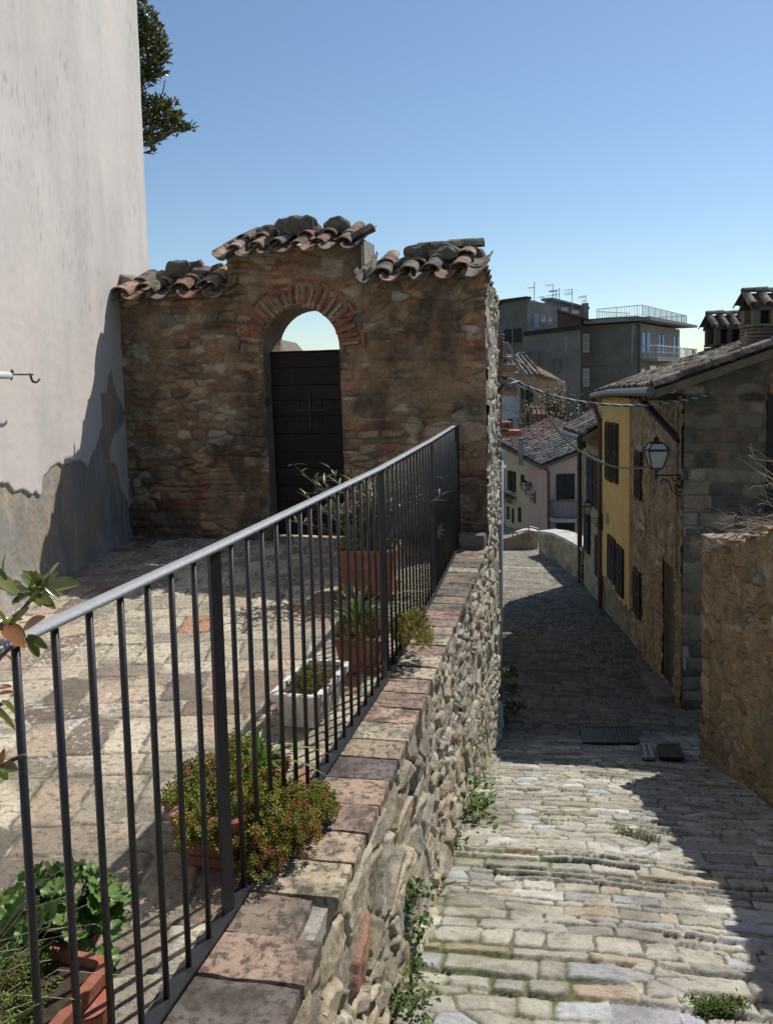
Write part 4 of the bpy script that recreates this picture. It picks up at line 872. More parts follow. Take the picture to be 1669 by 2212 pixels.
for k in range(16): z = -2.3 + k * .15; b.rbox(GF.pt(.08 + random.uniform(-.02, .02), z + .07, -.2), (.2, .44, .145), GF.R, .02, (4, 5, 3), .02, 12, k, jit(random.choice(OCH), .15))
b.build('end_stones', m_gold, gdn, smooth=True)
b = MB(); u = .1
while u < 4.2:
    b.rbox(GF.pt(u, g_top(u) + .005, -.1), (.13, .30, .03), GF.R, .01, (3, 4, 2), .008, 12, int(u * 90), jit((.34, .17, .10), .2)) if random.random() < .55 else b.rbox(GF.pt(u, g_top(u) + .0, -.15), (.17, .3, .07), GF.R, .03, (4, 5, 3), .02, 10, int(u * 90), jit((.3, .24, .15), .2)); u += .19
b.build('capping', m_gold, gdn, smooth=True)
t = empty('dry_shrub', (3.9, 7.4, -2.), 'bare twiggy shrub with pale dry branches leaning over the ochre garden wall', 'shrub')
m = MB(); rr = random.Random(44)
for i in range(46):
    if i < 30: root = np.array([3.75 + rr.uniform(-.2, .3), 7.2 + rr.uniform(-.7, .5), .05 + rr.uniform(0, .4)]); tx, ty = rr.uniform(1490, 1680), rr.uniform(1050, 1215); ty = max(ty, 1215 - (tx - 1490) * .9) - 12; Y = rr.uniform(6.7, 7.7)
    else: root = np.array([3.8 + rr.uniform(-.1, .4), 7.2, .4]); tx, ty = rr.uniform(1600, 1700), rr.uniform(985, 1130); Y = rr.uniform(6.2, 7.2)
    tip = PX(tx, ty, Y); mid = (root + tip) / 2 + [rr.uniform(-.1, .1), rr.uniform(-.1, .1), rr.uniform(.0, .14)]
    pts = [root * (1 - q) ** 2 + 2 * mid * q * (1 - q) + tip * q * q + np.array([rr.uniform(-.02, .02) for _ in range(3)]) for q in np.linspace(0, 1, 7)]
    col = jit((.33, .28, .24), .25); m.tube(pts, [.006, .0055, .005, .0045, .004, .003, .0015], 5, col)
    for k in range(5):
        q = pts[rr.randint(2, 6)]; e = q + np.array([rr.uniform(-.17, .1), rr.uniform(-.1, .1), rr.uniform(-.03, .13)]); m.tube([q, (q + e) / 2 + [0, 0, .02], e], [.003, .0025, .001], 4, col)
m.tube([(3.9, 7.4, -2), (3.85, 7.3, -.8), (3.8, 7.2, .2)], [.05, .04, .02], 6, (.2, .17, .14)); m.build('branches', m_bark, t, smooth=True)

# --- shared window / pipe / lantern builders
def shutters(parent, F, u0, u1, z0, z1, n=.02, open_=0, col=(.05, .035, .028), slats=True, name='shutter', ang=None):
    """open_: 0 closed pair, 1 leaves folded back on the wall each side of a dark opening"""
    fr = MB(); F.box(fr, u0 - .03, u1 + .03, z0 - .03, z1 + .03, -.10, n * .5, (.09, .075, .06)); w = fr.build('window', m_wood, parent)
    g = MB(); F.box(g, u0 + .02, u1 - .02, z0 + .02, z1 - .02, n * .5, n * .5 + .004, (.02, .02, .02)); g.build('pane', m_glass, w)
    W = (u1 - u0) / 2
    for s in (0, 1):
        m = MB()
        if open_: a0 = u0 - W - .0 if s == 0 else u1; base = n + .03
        else: a0 = u0 + s * W; base = n
        b0, b1 = a0 + .008, a0 + W - .008
        for q in (b0, b1 - .045): F.box(m, q, q + .045, z0, z1, base, base + .04, col)
        for q in (z0, z1 - .05, (z0 + z1) / 2 - .025): F.box(m, b0 + .045, b1 - .045, q, q + .05, base, base + .038, col)
        if slats:
            z = z0 + .07
            while z < z1 - .07:
                m.hexa([F.pt(b0 + .04, z, base + .034), F.pt(b1 - .04, z, base + .034), F.pt(b1 - .04, z, base + .026), F.pt(b0 + .04, z, base + .026), F.pt(b0 + .04, z + .035, base + .012), F.pt(b1 - .04, z + .035, base + .012), F.pt(b1 - .04, z + .035, base + .004), F.pt(b0 + .04, z + .035, base + .004)], col); z += .042
        else: F.box(m, b0 + .03, b1 - .03, z0 + .03, z1 - .03, base + .004, base + .02, col)
        m.build(name, m_wood, w)
    return w
def pipe(parent, pts, r=.05, col=(.10, .045, .035), name='downpipe'):
    m = MB(); m.tube(pts, r, 10, col)
    P = [np.array(p) for p in pts]
    for a, b in zip(P[:-1], P[1:]):
        L = np.linalg.norm(b - a)
        if L > 1.5:
            for q in np.arange(.2, 1, 1.2 / L): c = a + (b - a) * q; m.tube([c - (b - a) / L * .02, c + (b - a) / L * .02], r * 1.2, 10, col)
    return m.build(name, m_metal, parent, smooth=False)
def lantern(base, top_w, h, out, arm, label, face_n, side):
    """wall lantern: base = wall fixing point, out = horizontal unit vector away from the wall"""
    o = np.array(out, float); s_ = np.array(side, float); Z = np.array([0, 0, 1.]); B = np.array(base, float)
    t = empty('wall_lantern', tuple(B), label, 'lantern', 'wrought iron wall lanterns along the street')
    br = MB(); k = arm / .40; r = .011 * k
    br.box(B + o * .01 - Z * .10 * k, (.02, .04, .44 * k), np.stack([o, s_, Z], 1)); br.tube([B, B + o * arm], r, 8)
    sp = []
    for i in range(15): w = -.4 + i * .42; R_ = .085 * k * (1 - i * .035); sp.append(B + o * (.105 * k + R_ * math.cos(w + PI / 2)) - Z * (.15 * k + R_ * math.sin(w + PI / 2) * -1.25))
    br.tube(sp, r * .9, 7)
    br.tube([B + o * .01 - Z * .27 * k, B + o * .12 * k - Z * .27 * k, B + o * .2 * k - Z * .19 * k, B + o * .23 * k - Z * .09 * k, B + o * .30 * k - Z * .045 * k, B + o * .345 * k - Z * .08 * k, B + o * .325 * k - Z * .11 * k], r * .9, 7)
    br.tube([B + o * .1 * k - Z * .01, B + o * .115 * k - Z * .06 * k, B + o * .17 * k - Z * .09 * k, B + o * .2 * k - Z * .03 * k], r * .8, 6)
    br.rbox(B + o * .11 * k - Z * .15 * k, (.05 * k, .03 * k, .05 * k), None, .015 * k, (3, 3, 3), .004, 20, 1); br.build('bracket', m_black, t, smooth=True)
    c = B + o * arm; m = MB(); m.rbox(c + Z * .0, (.045 * k, .045 * k, .06 * k), None, .01 * k, (3, 3, 3), .001); m.tube([c, c + Z * .07 * k], .012 * k, 8); m.tube([c - Z * .065 * k, c - Z * .03 * k], [.004 * k, .02 * k], 8)
    zb = .10 * k; zt = zb + h; wb = top_w * .56; R = np.stack([o, s_, Z], 1)
    def sq(w, z): return [c + R @ np.array([x * w / 2, y * w / 2, z]) for x, y in ((1, 1), (-1, 1), (-1, -1), (1, -1))]
    A, Bq = sq(wb, zb), sq(top_w, zt); C_ = sq(top_w * .62, zt + h * .36)
    for i in range(4):
        m.tube([A[i], Bq[i]], .009 * k, 6); m.tube([A[i], A[(i + 1) % 4]], .008 * k, 6); m.tube([Bq[i], Bq[(i + 1) % 4]], .015 * k, 6); m.tube([Bq[i], C_[i]], .009 * k, 6); m.tube([C_[i], C_[(i + 1) % 4]], .008 * k, 6)
        m.tube([A[i], c + R @ np.array([0, 0, .05 * k])], .006 * k, 6); m.tube([Bq[i], Bq[i] + Z * .035 * k], [.014 * k, .004 * k], 6)
    m.tube([c + Z * (zt + h * .34), c + Z * (zt + h * .42), c + Z * (zt + h * .47), c + Z * (zt + h * .6), c + Z * (zt + h * .62), c + Z * (zt + h * .7)], [top_w * .34, top_w * .36, top_w * .15, top_w * .10, top_w * .20, top_w * .05], 10); m.tube([c + Z * (zt + h * .68), c + Z * (zt + h * .74), c + Z * (zt + h * .84)], [top_w * .03, top_w * .05, .003], 8)
    m.build('lantern_frame', m_black, t)
    g = MB(); g.hexa(sq(wb * .96, zb) + sq(top_w * .96, zt)); g.hexa(sq(top_w * .94, zt + .002) + sq(top_w * .6, zt + h * .355)); g.build('glass', m_frost, t)
    return t
def roof_sheet(name, p0, e, s, W, Ls, parent, mat=None, period=.19, tile=.34, pal=TP, r=.05, seed=0, res=None):
    """coppi roof: p0 corner at the eave, e unit vector along the eave, s unit vector up the slope"""
    e = np.array(e, float); s = np.array(s, float); n = np.cross(e, s); n = n if n[2] > 0 else -n; n /= np.linalg.norm(n)
    res = res or period / 8; us = np.arange(0, W + res, res); vs = np.arange(0, Ls + tile / 5, tile / 5)
    U, V = np.meshgrid(us, vs, indexing='ij'); k = np.floor(U / period); f = U / period - k
    hk_ = _h(k, k * 0, seed + 1) * tile; r_ = np.floor((V + hk_) / tile); g = (V + hk_) / tile - r_
    cover = f < .62; x = np.where(cover, (f / .62) * 2 - 1, ((f - .62) / .38) * 2 - 1)
    H = np.where(cover, r * np.sqrt(np.clip(1 - x * x, 0, 1)), -r * .45 * np.sqrt(np.clip(1 - x * x, 0, 1)))
    id1 = _h(k * 2 + (~cover), r_, seed + 2); H = H + .035 * (1 - g) * cover + .02 * (id1 - .5) + .03 * (fbm(U * .8, V * .8, seed + 3, 2) - .5)
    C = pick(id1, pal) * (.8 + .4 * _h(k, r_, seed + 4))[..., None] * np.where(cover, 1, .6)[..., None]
    P = np.array(p0, float) + U[..., None] * e + V[..., None] * s + H[..., None] * n
    return grid(name, mat or m_tile, P, C, parent, flip=bool(np.dot(np.cross(e, s), n) < 0), smooth=True)
RT = [(.33, .28, .22), (.27, .22, .18), (.36, .31, .25), (.22, .19, .16), (.34, .22, .17), (.42, .37, .30), (.17, .15, .13), (.30, .25, .20)]

# --- stone house at the corner
A = np.array([3.65, 10.2]); B = np.array([4.05, 13.7]); C2 = np.array([4.24, 16.2]); D2 = np.array([4.47, 18.9])
sh = empty('stone_house', (5.5, 12., -2.6), 'stone corner house with dark gable, tiled roof and two tiled chimneys by the street lantern', 'house')
F1 = Face(A, B - A); F2 = Face(B, C2 - B); F3 = Face(C2, D2 - C2); FG = Face(A, (1, -.115)); L1 = float(np.linalg.norm(B - A)); L2 = float(np.linalg.norm(C2 - B)); L3 = float(np.linalg.norm(D2 - C2))
door_r = F1.rect(1432, 1222, 1455, 1462); dz0 = max(door_r[2], -2.45)
hu0, hu1 = sorted((F1.uv(1433, 1300)[0], F1.uv(1456, 1300)[0])); HOLE = (hu0, hu1, -2.5, F1.uv(1445, 1222)[1])
NIC = F1.rect(1385, 1128, 1398, 1150)
face_grid('street_front', F1, m_gold, 0, L1, lambda u: float(street_z(10.2 + u)) - .2, 1.36, .017, lambda U, V: rubble(U, V, 301, .22, .11, .035, [(.36, .29, .19), (.40, .33, .22), (.32, .26, .18), (.30, .22, .14), (.44, .37, .26), (.36, .26, .17), (.28, .18, .12), (.38, .32, .22)], (.36, .28, .18))[:2], sh, holes=[HOLE])
face_grid('gable_wall', FG, m_gold, 0, 5.0, lambda u: -2.9, lambda u: 1.43 + .345 * (u + .1), .02, lambda U, V: (lambda q: (q[0], q[1] * .9))(mfield(U, V, 401, .15, .32, GRY, (.16, .135, .105), .05, 1.7, 11, .3, joint=.014, warp=.08)), sh)
q = MB(); z = -2.75; i = 0
while z < 1.3:
    h = random.uniform(.13, .22); w = random.choice([.18, .26, .34]); q.rbox(FG.pt(w / 2 - .006, z + h / 2, -.058), (w, .14, h - .004), FG.R, .02, (4, 3, 3), .01, 10, i, jit(random.choice(GRY), .2)); z += h; i += 1
q.build('corner_stones', m_gold, sh, smooth=True)
cr = MB(); cr.prism([F1.pt(0, -3, -.05), F1.pt(L1, -3, -.05), F1.pt(L1, -3, -3.0), FG.pt(5, -3, -.05)], (0, 0, 4.25), (.12, .11, .1)); cr.build('wall_core', m_gold, sh)
dm = MB(); F1.box(dm, hu0 - .02, hu1 + .02, -2.6, HOLE[3] + .02, -.30, -.26, (.10, .05, .035))
for k in range(5): F1.box(dm, hu0 + .02 + k * (hu1 - hu0 - .04) / 5, hu0 + .01 + (k + 1) * (hu1 - hu0 - .04) / 5, -2.55, HOLE[3], -.26, -.245, (.11, .055, .04))
dm.build('door', m_wood, sh)
rv = MB()
for u in (hu0 - .04, hu1 + .04): F1.box(rv, u - .04, u + .04, -2.7, HOLE[3] + .05, -.30, -.005, (.26, .18, .11))
F1.box(rv, hu0 - .1, hu1 + .1, HOLE[3], HOLE[3] + .1, -.3, -.004, (.26, .18, .11)); rv.build('door_reveal', m_gold, sh)
sp_ = MB(); sp_.rbox(F1.pt((hu0 + hu1) / 2, -2.60, .12), (hu1 - hu0 + .3, .34, .14), F1.R, .02, (6, 4, 2), .01, 8, 3, (.2, .18, .15)); sp_.build('doorstep', m_gold, sh, smooth=True)
nb = MB(); r_ = F1.rect(1424, 1208, 1428, 1222); F1.box(nb, r_[0], r_[1] + .03, r_[2], r_[3], .03, .045, (.55, .53, .48)); nb.build('number_plate', m_cloth, sh)
nb = MB(); F1.box(nb, *NIC, .0, .045, (.5, .44, .35)); nb.build('pale_stone', m_gold, sh)
def win_px(parent, F, xl, xr, yt, yb, **k):
    xm = (xl + xr) / 2; u0, u1 = sorted((F.uv(xl, (yt + yb) / 2)[0], F.uv(xr, (yt + yb) / 2)[0])); z1 = F.uv(xm, yt)[1]; z0 = F.uv(xm, yb)[1]
    return shutters(parent, F, u0, u1, z0, z1, **k)
win_px(sh, F1, 1376, 1389, 975, 1078); win_px(sh, F1, 1373, 1387, 1232, 1330)
# gable window at right edge
gr_ = FG.rect(1655, 850, 1720, 1108); g = MB(); FG.box(g, gr_[0], gr_[1], gr_[2], gr_[3], .0, .05, (.03, .028, .026)); gwn = g.build('window', m_wood, sh)
g = MB(); FG.box(g, gr_[0] + .02, gr_[1], gr_[3] - .0, gr_[3] + .25, .0, .045, (.28, .15, .10)); g.build('lintel', m_gold, gwn)
# roof
E1 = np.array([3.22, 9.97, 1.47]); SL = np.array([1, -.115, .34]); SL /= np.linalg.norm(SL)
E2 = np.array([3.71, 13.7, 1.40]); ev = E2 - E1; EL = float(np.linalg.norm(ev)); ev /= EL
roof_sheet('roof', E1, ev, SL, EL, 6.2, sh, pal=RT, seed=3)
sb = MB(); nn = np.array([0, 0, -.10]); sb.prism([E1 + nn * .3, E2 + nn * .3, E2 + SL * 6.2 + nn * .3, E1 + SL * 6.2 + nn * .3], nn, (.16, .13, .10)); sb.build('roof_slab', m_gold, sh)
vt = MB()
for k in range(17): coppo(vt, E1 + SL * (.36 * (k + 1)) + np.array([.01, -.0, .03]), -SL, ev, .40, .08, .095, .016, 1, jit(random.choice(RT), .2))
vt.build('verge_tiles', m_tile, sh)
gt = MB(); gt.tube([E1 + np.array([-.06, -.02, -.05]), E2 + np.array([-.06, 0, -.05])], .055, 10, (.09, .085, .08)); gt.build('gutter', m_metal, sh)
bm_ = MB(); p0 = F1.pt(.18, .93, .02); 
bm_.tube([F1.pt(.1, .80, .03), F1.pt(1.35, 1.33, .30)], .045, 6, (.03, .025, .02)); bm_.build('eave_strut', m_wood, sh)
for k in range(9): bm_ = MB(); bm_.box(F1.pt(.3 + k * .38, 1.335, .2), (.07, .46, .08), F1.R, (.06, .045, .035)); bm_.build('rafter_end', m_wood, sh)
def chimney(parent, x0, x1, yt, yb, Y, dep, lab=None, colr=(.20, .15, .11), cap=RT, openh=.36):
    P0 = PX(x0, yb, Y); P1 = PX(x1, yb, Y); zt = PX((x0 + x1) / 2, yt, Y)[2]; w = P1[0] - P0[0]; zb = min(P0[2], P1[2]) - .5; cx = (P0[0] + P1[0]) / 2
    body = MB(); zc = zt - .28 - openh * .0; z = zb; i = 0; wall_top = zt - .24 - openh
    while z < wall_top:
        body.rbox((cx, Y + dep / 2, z + .022), (w * .94 + (.03 if i % 5 == 0 else 0), dep + (.03 if i % 5 == 0 else 0), .040), None, .006, (7, 4, 1), .006, 9, i, jit(colr, .2)); z += .047; i += 1
    for sx in (-1, -.05, 1): body.box((cx + sx * w * .38, Y + .06, wall_top + openh / 2), (w * .14, .1, openh), None, jit(colr, .2)); body.box((cx + sx * w * .38, Y + dep - .06, wall_top + openh / 2), (w * .14, .1, openh), None, colr)
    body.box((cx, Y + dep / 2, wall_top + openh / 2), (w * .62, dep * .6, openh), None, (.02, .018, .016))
    o = body.build('chimney', m_brick if False else m_gold, parent)
    c = MB(); n = max(3, int(w / .17)); zz = wall_top + openh
    for sd_ in (1, -1):
        for k in range(n + 1):
            xx = cx - w / 2 + w * (k + .0) / n; a = np.array([xx, Y + dep / 2, zt - .02]); ax = np.array([0, -sd_, -.75])
            coppo(c, a, ax, (1, 0, 0), dep * .72, .05, .065, .012, 1, jit(random.choice(cap), .15))
        c.prism([(cx - w / 2, Y + dep / 2, zt - .03), (cx + w / 2, Y + dep / 2, zt - .03), (cx + w / 2, Y + dep / 2 - sd_ * dep * .5, zz), (cx - w / 2, Y + dep / 2 - sd_ * dep * .5, zz)], (0, 0, -.03), (.14, .11, .09))
    coppo(c, (cx - w / 2 - .04, Y + dep / 2, zt - .005), (1, 0, 0), (0, 1, 0), w * .52, .06, .075, .014, 1, jit((.34, .3, .24))); coppo(c, (cx - .02, Y + dep / 2, zt - .01), (1, 0, 0), (0, 1, 0), w * .56, .06, .075, .014, 1, jit((.3, .26, .21)))
    c.build('chimney_cap', m_tile, o)
    return o
chimney(sh, 1622, 1724, 624, 738, 10.9, .42, openh=.22, colr=(.21, .175, .125)); chimney(sh, 1542, 1612, 674, 762, 13.4, .5, colr=(.11, .09, .075), openh=.26)
# cables and brackets on the street front
cbl = MB(); rr = random.Random(12)
for k in range(4):
    pts = [PX(1470 + rr.uniform(-5, 6), y_, 10.25 - .03) for y_ in np.linspace(880, 1230, 12)]; pts = [F1.pt(.12 + rr.uniform(-.025, .025), float(p[2]), .05) for p in pts]; cbl.tube(pts, .006, 6, (.08, .06, .06))
for k in range(7):
    c = F1.pt(.15, .55 - k * .09, .07); R_ = rr.uniform(.08, .17); a0 = rr.uniform(0, 6)
    cbl.tube([c + F1.d * R_ * .5 * math.cos(a0 + w) + F1.n * (.06 * math.sin(w) + .02 + R_ * .5 * (1 + math.cos(w + a0))) + np.array([0, 0, R_ * math.sin(a0 + w)]) for w in np.linspace(0, rr.uniform(3, 6), 14)], .004, 5, (.25, .24, .22))
cbl.build('cable_bundle', m_cable, sh, smooth=True)
lantern(PX(1484, 1026, 10.28), .245, .225, (-1, .05, 0), .385, 'large iron street lantern on a scrolled bracket at the corner of the stone house', None, (.05, 1, 0))

# --- yellow house
yh = empty('yellow_house', (6., 15., -2.8), 'narrow yellow painted house with dark louvred shutters between two stone fronts', 'house')
def mf2(U, V): return mfield(U, V, 501, .11, .2, OCH, (.28, .2, .13), .02, 1.5, 8, .6)
face_grid('stone_base', F2, m_gold, 0, L2, -3.2, 1.3, .03, mf2, yh)
low = [F2.uv(*p) for p in [(1370.5, 1302), (1366, 1298), (1362, 1305), (1358, 1290), (1352, 1296), (1347, 1282), (1342, 1285), (1338, 1268), (1332, 1262), (1327, 1240), (1322, 1246), (1317, 1235), (1312, 1232), (1309, 1228)]]
lo = [(0.0, low[0][1] - .12)] + [(u, z - .12) for u, z in low[1:-1]] + [(L2, low[-1][1] - .2)]
yp = MB(); yp.prism([F2.pt(u, z, .0) for u, z in lo + [(L2, 1.28), (0, 1.36)]], F2.n * .045, (.72, .49, .20)); yp.build('yellow_plaster', m_paint, yh)
def fold(parent, F, xl, xr, yt, yb, col=(.045, .035, .03)): # pair folded open at right angles-ish to the wall
    u0, u1 = sorted((F.uv(xl, (yt + yb) / 2)[0], F.uv(xr, (yt + yb) / 2)[0])); z1 = F.uv((xl + xr) / 2, yt)[1]; z0 = F.uv((xl + xr) / 2, yb)[1]
    return shutters(parent, F, u0, u1, z0, z1, n=.05, col=col)
fold(yh, F2, 1315, 1328, 912, 1038); fold(yh, F2, 1330, 1341, 914, 1043); fold(yh, F2, 1320, 1335, 1160, 1255); fold(yh, F2, 1338, 1353, 1180, 1285)
E3 = np.array([4.08, 16.25, 1.30]); e2 = E3 - E2; EL2 = float(np.linalg.norm(e2)); e2 /= EL2
roof_sheet('roof', E2 + e2 * .01, e2, SL, EL2, 6.2, yh, pal=RT, seed=9)
sb = MB(); sb.prism([E2 + nn * .31, E3 + nn * .31, E3 + SL * 6.2 + nn * .31, E2 + SL * 6.2 + nn * .31], nn, (.16, .13, .10)); sb.prism([F2.pt(0, -3, -.06), F2.pt(L2, -3, -.06), F2.pt(L2, -3, -3), F2.pt(0, -3, -3)], (0, 0, 4.2), (.3, .25, .18)); sb.build('house_body', m_gold, yh)
gt = MB(); gt.tube([E2 + np.array([-.06, 0, -.05]), E3 + np.array([-.06, 0, -.05])], .055, 10, (.09, .085, .08)); gt.build('gutter', m_metal, yh)
g3 = E3 + np.array([-.05, .0, -.06]); w3 = F2.pt(L2, 0, .07); pipe(yh, [g3, g3 + [0.02, .02, -.12], (w3[0] - .02, w3[1], .78), (w3[0], w3[1], .66), (w3[0] + .0, w3[1], -2.95)], .05)
vn_ = MB(); r_ = F2.rect(1314, 1108, 1319, 1134); F2.box(vn_, r_[0], r_[1], r_[2], r_[3], .045, .06, (.36, .27, .14)); vn_.build('vent_cover', m_paint, yh)
lantern(tuple(F2.pt(L2 - .12, F2.uv(1312, 1124)[1], .05)), .17, .17, tuple(F2.n), .30, 'small dark lantern beside the downpipe of the yellow house', None, tuple(F2.d))

# --- narrow stone house behind the yellow one
nh = empty('old_stone_house', (6., 17.5, -3.), 'old stone fronted house with grey tiled hipped eave beyond the yellow house', 'house')
face_grid('street_front', F3, m_gold, 0, L3, -3.3, .62, .03, lambda U, V: mfield(U, V, 601, .12, .22, [(.33, .28, .2), (.28, .22, .15), (.38, .33, .25)], (.34, .28, .2), .02, 1.5, 7, .8), nh)
b = MB(); b.prism([F3.pt(0.01, -3.3, -.06), F3.pt(L3, -3.3, -.06), F3.pt(L3, -3.3, -3), F3.pt(0.01, -3.3, -3)], (0, 0, 3.95), (.3, .26, .2)); b.build('house_body', m_gold, nh)
win_px(nh, F3, 1271, 1283, 985, 1088, col=(.04, .03, .028)); win_px(nh, F3, 1285, 1297, 990, 1100, col=(.07, .035, .03)); win_px(nh, F3, 1266, 1275, 1108, 1192, col=(.04, .03, .028)); win_px(nh, F3, 1289, 1297, 1160, 1245, col=(.05, .03, .028))
nr0 = PX(1258, 940, 16.35); nr1 = PX(1216, 927, 18.6); ne = nr1 - nr0; nL = float(np.linalg.norm(ne)); ne /= nL; ns = np.array([1, -.05, .56]); ns /= np.linalg.norm(ns)
roof_sheet('roof', nr0, ne, ns, nL, 3.0, nh, pal=[(.38, .34, .28), (.30, .26, .21), (.43, .38, .31), (.25, .22, .19)], seed=31, period=.2, tile=.4, r=.06)
b = MB(); b.prism([nr0 + nn * .35, nr1 + nn * .35, nr1 + ns * 3 + nn * .35, nr0 + ns * 3 + nn * .35], nn, (.25, .21, .17)); b.build('roof_slab', m_paint, nh)
b = MB(); b.prism([nr0 + np.array([.5, .05, -.1]), nr0 + np.array([3, .0, -.1]), nr0 + ns * 3 + np.array([0, .03, -.12])], (0, .1, 0), (.33, .28, .21)); b.build('gable', m_paint, nh)
gt = MB(); gt.tube([nr0 + np.array([-.06, 0, -.06]), nr1 + np.array([-.06, 0, -.06])], .06, 10, (.07, .065, .06)); gt.build('gutter', m_metal, nh)
w4 = F3.pt(L3, 0, .08); pipe(nh, [nr0 + [-.05, .1, -.1], nr0 + [.05, .15, -.22], (w4[0] - .0, w4[1], .2), (w4[0], w4[1], -3.1)], .055, (.05, .035, .03))

# --- parapet at the bend
pp = empty('bend_parapet', (4.4, 21.5, -3.3), 'curved low stone parapet with sunlit mortar cap at the bend of the street', 'wall')
BASE = [(1258, 1262), (1223, 1234), (1196, 1211), (1163, 1199)]; TOPY = [1186, 1166, 1154, 1149]
pb = [at_street(*q) for q in BASE]; pz = [at_plane(q[0], ty, b, (b[0], b[1], 0))[2] for q, ty, b in zip(BASE, TOPY, pb)]
n_ = 44; T = np.linspace(0, 3, n_); bx = np.interp(T, range(4), [p[0] for p in pb]); by = np.interp(T, range(4), [p[1] for p in pb]); tz = np.interp(T, range(4), pz); bz = street_z(by) - .2
U, V = np.meshgrid(np.arange(n_), np.linspace(0, 1, 26), indexing='ij'); Xg = bx[U.astype(int)]; Yg = by[U.astype(int)]; Zg = bz[U.astype(int)] * (1 - V) + tz[U.astype(int)] * V
H, Cc = mfield(Yg, Zg, 701, .13, .22, OCH, (.33, .26, .17), .03, 1.5, 7, .5); grid('parapet_face', m_gold, np.stack([Xg - H, Yg, Zg], -1), Cc, pp, flip=False)
b = MB()
for i in range(n_ - 1):
    a0 = np.array([bx[i], by[i], tz[i]]); a1 = np.array([bx[i + 1], by[i + 1], tz[i + 1]]); d = a1 - a0; nrm = np.array([-d[1], d[0], 0]); nrm /= np.linalg.norm(nrm); nrm = nrm if nrm[0] > 0 else -nrm
    b.hexa([a0 - nrm * .04 - [0, 0, .04], a1 - nrm * .04 - [0, 0, .04], a1 + nrm * .5 - [0, 0, .04], a0 + nrm * .5 - [0, 0, .04], a0 - nrm * .04 + [0, 0, .04], a1 - nrm * .04 + [0, 0, .04], a1 + nrm * .5 + [0, 0, .06], a0 + nrm * .5 + [0, 0, .06]], (.5, .48, .42))
    b.hexa([a0 + nrm * .01 - [0, 0, 1.4], a1 + nrm * .01 - [0, 0, 1.4], a1 + nrm * .45 - [0, 0, 1.4], a0 + nrm * .45 - [0, 0, 1.4], a0 + nrm * .01, a1 + nrm * .01, a1 + nrm * .45, a0 + nrm * .45], (.33, .27, .18))
b.build('parapet_cap', m_gold, pp)
fp = empty('far_parapet', (3.8, 25, -3.5), 'lower stone wall with thin rusty handrail left of the curved parapet', 'wall')
FPF = Face(PX(1088, 1190, 25.2)[:2], (1, .02)); b = MB(); uvs = [FPF.uv(*q) for q in [(1080, 1215), (1160, 1215), (1162, 1151), (1150, 1148), (1135, 1149), (1110, 1158), (1080, 1166)]]; FPF.poly(b, None, -.4, 0, (.28, .22, .15), uvs); b.build('wall_body', m_farmasonry, fp)
b = MB(); FPF.poly(b, None, -.44, .03, (.5, .48, .43), [FPF.uv(*q) for q in [(1118, 1156), (1135, 1150), (1150, 1149), (1163, 1152), (1163, 1149), (1150, 1146), (1135, 1147), (1118, 1153)]]); b.build('wall_cap', m_gold, fp)
b = MB()
for pts in ([(1106, 1145), (1142, 1137), (1162, 1142)], [(1106, 1152), (1142, 1145), (1162, 1149)], [(1142, 1136), (1142, 1170)], [(1107, 1144), (1107, 1160)]): b.tube([PX(q[0], q[1], 25.15) for q in pts], .016, 6, (.16, .07, .05))
b.build('handrail', m_metal, fp)

# ================================================================== NEIGHBOUR BUILDING, POSTS AND PIPES BEYOND THE GATE
nb_ = empty('neighbour_house', (-1.2, 12, -2.6), 'low house just beyond the gate wall of which only eave ends show over the street', 'house')
b = MB(); b.prism([(1.22, 9.75, -3), (1.9, 15.2, -3), (-3, 15.2, -3), (-3, 9.75, -3)], (0, 0, 4.3), (.33, .27, .19)); b.build('house_body', m_farmasonry, nb_)
b = MB()
for (x0, x1, yt, yb, Y, c) in ((1040, 1113, 786, 806, 10.4, (.30, .19, .14)), (1046, 1122, 926, 942, 10.6, (.36, .13, .08))):
    a = PX(x0, (yt + yb) / 2, Y); e = PX(x1, (yt + yb) / 2 + (2 if yt > 900 else -1), Y); h = (yb - yt) / FPX * Y
    b.rbox((a + e) / 2, (np.linalg.norm(e - a), .32, h * .8), None, .012, (10, 5, 3), .008, 9, int(yt), c)
b.build('projecting_beam', m_wood, nb_, smooth=True)
b = MB()
for k in range(4): p = PX(1062 + k * 11, 781 - 2 * k, 10.45 + .05 * k); b.rbox(p, (.10, .5, .05), None, .012, (3, 5, 2), .008, 12, k, jit((.34, .29, .24)))
for k in range(3): p = PX(1072 + k * 12, 917, 10.55); b.rbox(p, (.075, .25, .09), None, .02, (3, 5, 3), .008, 12, k, jit((.42, .22, .15)))
b.build('eave_tiles', m_tile, nb_)
t = empty('insulator_post', PX(1079, 900, 9.9), 'rusty post with coiled insulators standing above the wall corner beyond the gate', 'post')
b = MB(); b.tube([PX(1078, 1180, 9.9), PX(1077, 900, 9.9), PX(1079, 730, 9.9)], .034, 8, (.22, .12, .08)); b.build('post_shaft', m_wood, t)
for k in range(7):
    for sx in (-7, 6):
        if sx > 0 or k in (0, 6):
            m = MB(); c = PX(1079 + sx, 724 + k * 8, 9.86); m.tube([c + [0, 0, -.012], c + [0, 0, .002], c + [0, 0, .012]], [.016, .022, .012], 8, (.05, .05, .05)); m.build('insulator', m_metal, t)
b = MB(); b.tube([PX(1066 , 780, 9.9), PX(1075, 1178, 9.9)], .03, 8, (.1, .085, .075)); tag(b.build('dark_pole', m_wood), 'dark wooden pole fixed along the end of the gate wall over the street', 'pole')
